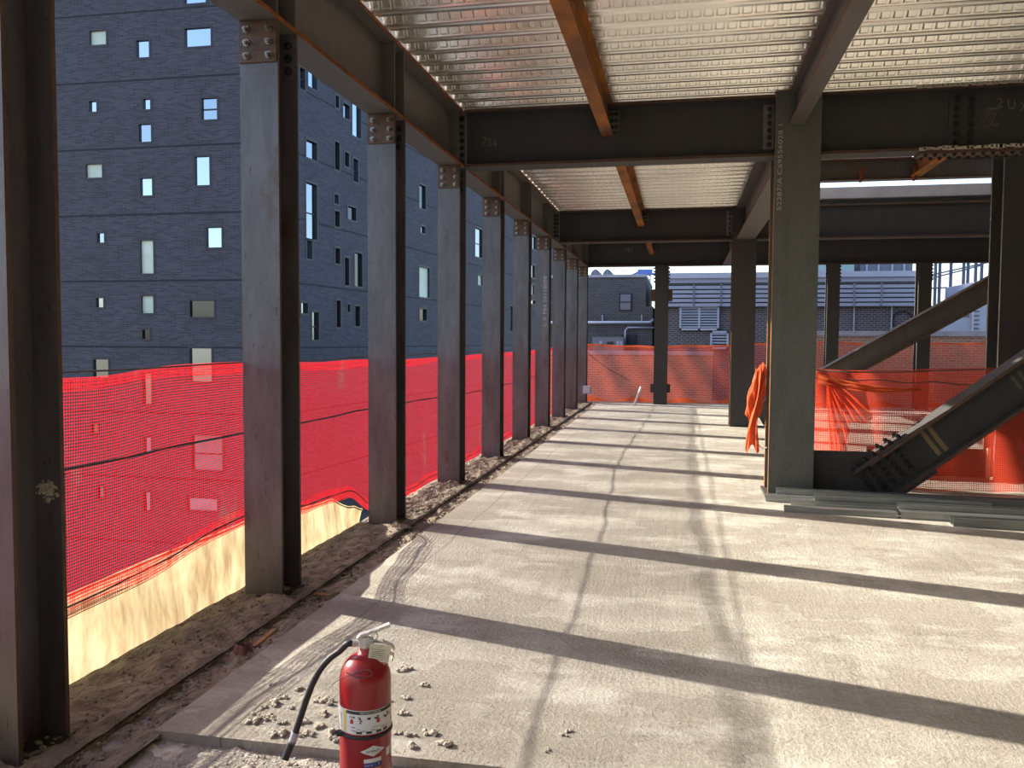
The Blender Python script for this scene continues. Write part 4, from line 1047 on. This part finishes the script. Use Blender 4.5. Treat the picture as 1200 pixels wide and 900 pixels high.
# blue lattice behind
bl = thing('blue_lattice', (ony(757, 345, YB+8.6).x, YB+8.6, -.5), 'blue steel lattice hoist standing behind the annex corner', 'lattice')
mb = MB(); YL = YB+8.6
zz0, zz1 = ony(757, 359, YL).z, ony(757, 318, YL).z
x0, x1 = ony(757.5, 340, YL).x, ony(762, 340, YL).x
for xx in (x0, x1): mb.bar((xx, YL, -.5), (xx, YL, zz1), .05, .05)
n = 9
for k in range(n): mb.bar((x0, YL, zz0+(zz1-zz0)*k/n), (x1, YL, zz0+(zz1-zz0)*(k+1)/n), .03, .03).bar((x0, YL, zz0+(zz1-zz0)*k/n), (x1, YL, zz0+(zz1-zz0)*k/n), .03, .03)
mb.build('mast', 'blue_rail', bl)
q = ony(756, 319, YL); MB().box(q.x-.35, q.x+.35, YL-.2, YL+.2, q.z-.12, q.z+.12).bar((q.x-.3, YL, q.z), ony(733, 326, YL), .12, .10).bar((q.x+.3, YL, q.z-.1), (q.x+1.2, YL, q.z-.05), .1, .1).build('head', 'crane_blue', bl)
# right brick hall with rails and louvres
YR = 31.0
rb = thing('brick_hall', (3, YR, -1), 'brown brick hall with pale mortar, horizontal rails and louvres beyond the far net', 'building')
xa, xb = ony(768, 380, YR).x, ony(1087, 380, YR).x; zr = ony(900, 331, YR).z
MB().box(xa, xb, YR, YR+8, -1.4, zr).build('wall', 'brick_d', rb)
zr2 = ony(820, 320, YR).z
MB().box(xa, xb, YR-.15, YR+8, zr+.16, zr2).build('roof', 'blue_metal', rb); MB().box(xa, xb, YR-.05, YR+8, zr, zr+.16).build('fascia', 'blue_rail', rb)
for k in range(5):
    z0 = ony(900, 336.0+k*5.2, YR-.15).z; MB().box(xa, xb, YR-.22, YR-.10, z0-.065, z0+.045).build('rail', 'blue_rail', rb)
zd0, zd1 = ony(900, 359, YR).z, ony(900, 333, YR).z
MB().box(xa, xb, YR-.10, YR-.02, zd0, zd1).build('backing', 'frame_dark', rb)
for px in (813, 845, 1001, 1033): q = ony(px, 345, YR-.24); MB().box(q.x-.03, q.x+.03, YR-.25, YR-.22, zd0, zd1).build('rail_post', 'cabinet', rb)
def louvre(x0, y0, x1, y1, nsl, nd):
    a_, b_ = ony(x0, y1, YR-.1), ony(x1, y0, YR-.1)
    lv = MB().box(a_.x, b_.x, YR-.08, YR-.002, a_.z, b_.z).build('louvre', 'frame_dark', rb)
    fr = MB(); w = .07
    fr.box(a_.x, a_.x+w, YR-.14, YR-.08, a_.z, b_.z).box(b_.x-w, b_.x, YR-.14, YR-.08, a_.z, b_.z).box(a_.x, b_.x, YR-.14, YR-.08, a_.z, a_.z+w).box(a_.x, b_.x, YR-.14, YR-.08, b_.z-w, b_.z)
    for k in range(1, nd): xx = a_.x+(b_.x-a_.x)*k/nd; fr.box(xx-w/2, xx+w/2, YR-.14, YR-.08, a_.z, b_.z)
    fr.build('frame', 'blue_metal', lv)
    for k in range(nsl):
        z = a_.z+.07+(b_.z-a_.z-.12)*(k+.5)/nsl
        MB().obox(((a_.x+b_.x)/2, YR-.11, z), ((b_.x-a_.x)/2-.03, 0, 0), (0, .03, .022), (0, -.004, .011)).build('slat', 'blue_metal', lv)
louvre(796, 358, 843, 387, 8, 2); louvre(832, 388, 854, 409, 5, 1)
q = ony(1058, 376, YR-.05)
MB().tube([(q.x+.32*math.cos(a_), YR-.04, q.z+.32*math.sin(a_)) for a_ in [math.pi*2*k/20 for k in range(21)]], .025, 5).build('hose_ring', 'frame_dark', rb)
for px in (1001, 1045): a_ = ony(px, 357, YR); MB().tube([(a_.x, YR-.05, a_.z), (a_.x, YR-.05, .5)], .025, 6).build('conduit', 'blue_rail', rb)
# roof boxes in front of the hall
for (x0, y0, x1, nm, lab) in ((983, 395, 1004, 'roof_box', 'blue-grey roof box standing before the brick hall'), (1016, 402, 1026, 'roof_unit', 'low pale roof unit before the brick hall')):
    a_, b_ = ony(x0, 414, 28.5), ony(x1, y0, 28.5)
    r_ = thing(nm, ((a_.x+b_.x)/2, 28.8, -.5), lab, 'box'); MB().box(a_.x, b_.x, 28.5, 29.2, -.5, b_.z).build('body', 'blue_metal', r_); MB().box(a_.x-.03, b_.x+.03, 28.46, 29.24, b_.z, b_.z+.04).build('lid', 'blue_rail', r_)
    MB().box(b_.x-.22, b_.x-.03, 28.48, 28.5, b_.z-.5, b_.z-.1).build('hatch', 'cabinet', r_)
# parapets behind the far net
YP = 27.0
pa = thing('parapet_wall', (-2, YP, -1), 'low brick parapet with pale coping seen through the far orange net, left of the heavy columns', 'wall')
xa, xb = -4.2, ony(835, 412, YP).x; zp = ony(760, 411.5, YP).z
MB().box(xa, xb, YP, YP+.3, -1.0, zp-.12).build('wall', 'brick_e', pa); MB().box(xa-.03, xb+.03, YP-.04, YP+.34, zp-.12, zp).build('coping', 'coping', pa)
pb = thing('parapet_wall', (6, YP+.5, -1), 'low parapet with pale coping seen through the far net, right of the heavy columns', 'wall')
xa, xb = ony(906, 400, YP+.5).x, 14; zp = ony(1060, 388, YP+.5).z
MB().box(xa, xb, YP+.5, YP+.8, -1.0, zp-.15).build('wall', 'brick_e', pb); MB().box(xa-.03, xb, YP+.45, YP+.85, zp-.15, zp).build('coping', 'coping', pb)
# metal enclosure on the right
YE = 30.0
me_ = thing('metal_enclosure', (9, YE, -1), 'pale blue metal plant enclosure with louvred panel at the right', 'enclosure')
a_, b_ = ony(1098, 415, YE), ony(1180, 343, YE)
MB().box(a_.x, ony(1139, 380, YE).x, YE, YE+3, -1, ony(1110, 357, YE).z).build('side_panel', 'blue_metal', me_)
MB().box(ony(1139, 380, YE).x, b_.x+2, YE-.1, YE+3, -1, b_.z+.35).build('front_panel', 'blue_metal', me_)
for (x0, x1) in ((1141, 1147), (1156, 1172)):
    for k in range(13):
        z_ = ony(1150, 350+k*5, YE).z; xx0, xx1 = ony(x0, 380, YE-.1).x, ony(x1, 380, YE-.1).x
        MB().obox(((xx0+xx1)/2, YE-.115, z_), ((xx1-xx0)/2, 0, 0), (0, .012, 0), (0, 0, .028)).build('slat', 'cabinet', me_)
q = ony(1130, 370, YE-.02); MB().box(q.x-.15, q.x+.15, YE-.03, YE, q.z-.05, q.z+.05).build('handle_slot', 'cabinet', me_)
q = ony(1121, 399, YE-.02); MB().box(q.x-.08, q.x+.08, YE-.06, YE, q.z-.05, q.z+.05).build('latch', 'frame_dark', me_)
# scaffold tower against the sky
YS = 37.0
sc_ = thing('scaffold_tower', (10, YS, -1), 'open steel scaffold frame against the white sky above the enclosure', 'scaffold')
zt_s = ony(1130, 290, YS).z
for px in (1096, 1101, 1114, 1129, 1134, 1143, 1150, 1160):
    q = ony(px, 330, YS); MB().box(q.x-.05, q.x+.05, YS-.05, YS+.05, -1, zt_s).build('post', 'scaffold', sc_)
for (x0, y0, x1, y1) in ((1088, 323, 1165, 306), (1088, 327, 1150, 311), (1088, 307, 1165, 304), (1088, 338, 1110, 337)):
    MB().bar(ony(x0, y0, YS-.08), ony(x1, y1, YS-.08), .05, .06).build('rail', 'scaffold', sc_)
q = ony(1050, 320, 39)
tb = thing('far_block', (8, 41, -1), 'distant grey-green roof block showing above the brick hall', 'building')
a_, b_ = ony(950, 320, 40), ony(990, 306, 40); MB().box(a_.x-1, b_.x+.4, 40, 44, -1, b_.z+.3).build('green_wall', mat('pale_green_panel', (.30, .40, .40), .7), tb)
a_, b_ = ony(1008, 320, 40.5), ony(1070, 300, 40.5); MB().box(a_.x, b_.x, 40.5, 44, -1, b_.z).build('dark_wall', 'cabinet', tb)
for px in (1016, 1030, 1046, 1060): q = ony(px, 310, 40.4); MB().box(q.x-.04, q.x+.04, 40.42, 40.5, q.z-.9, q.z+.5).build('mullion', 'blue_rail', tb)
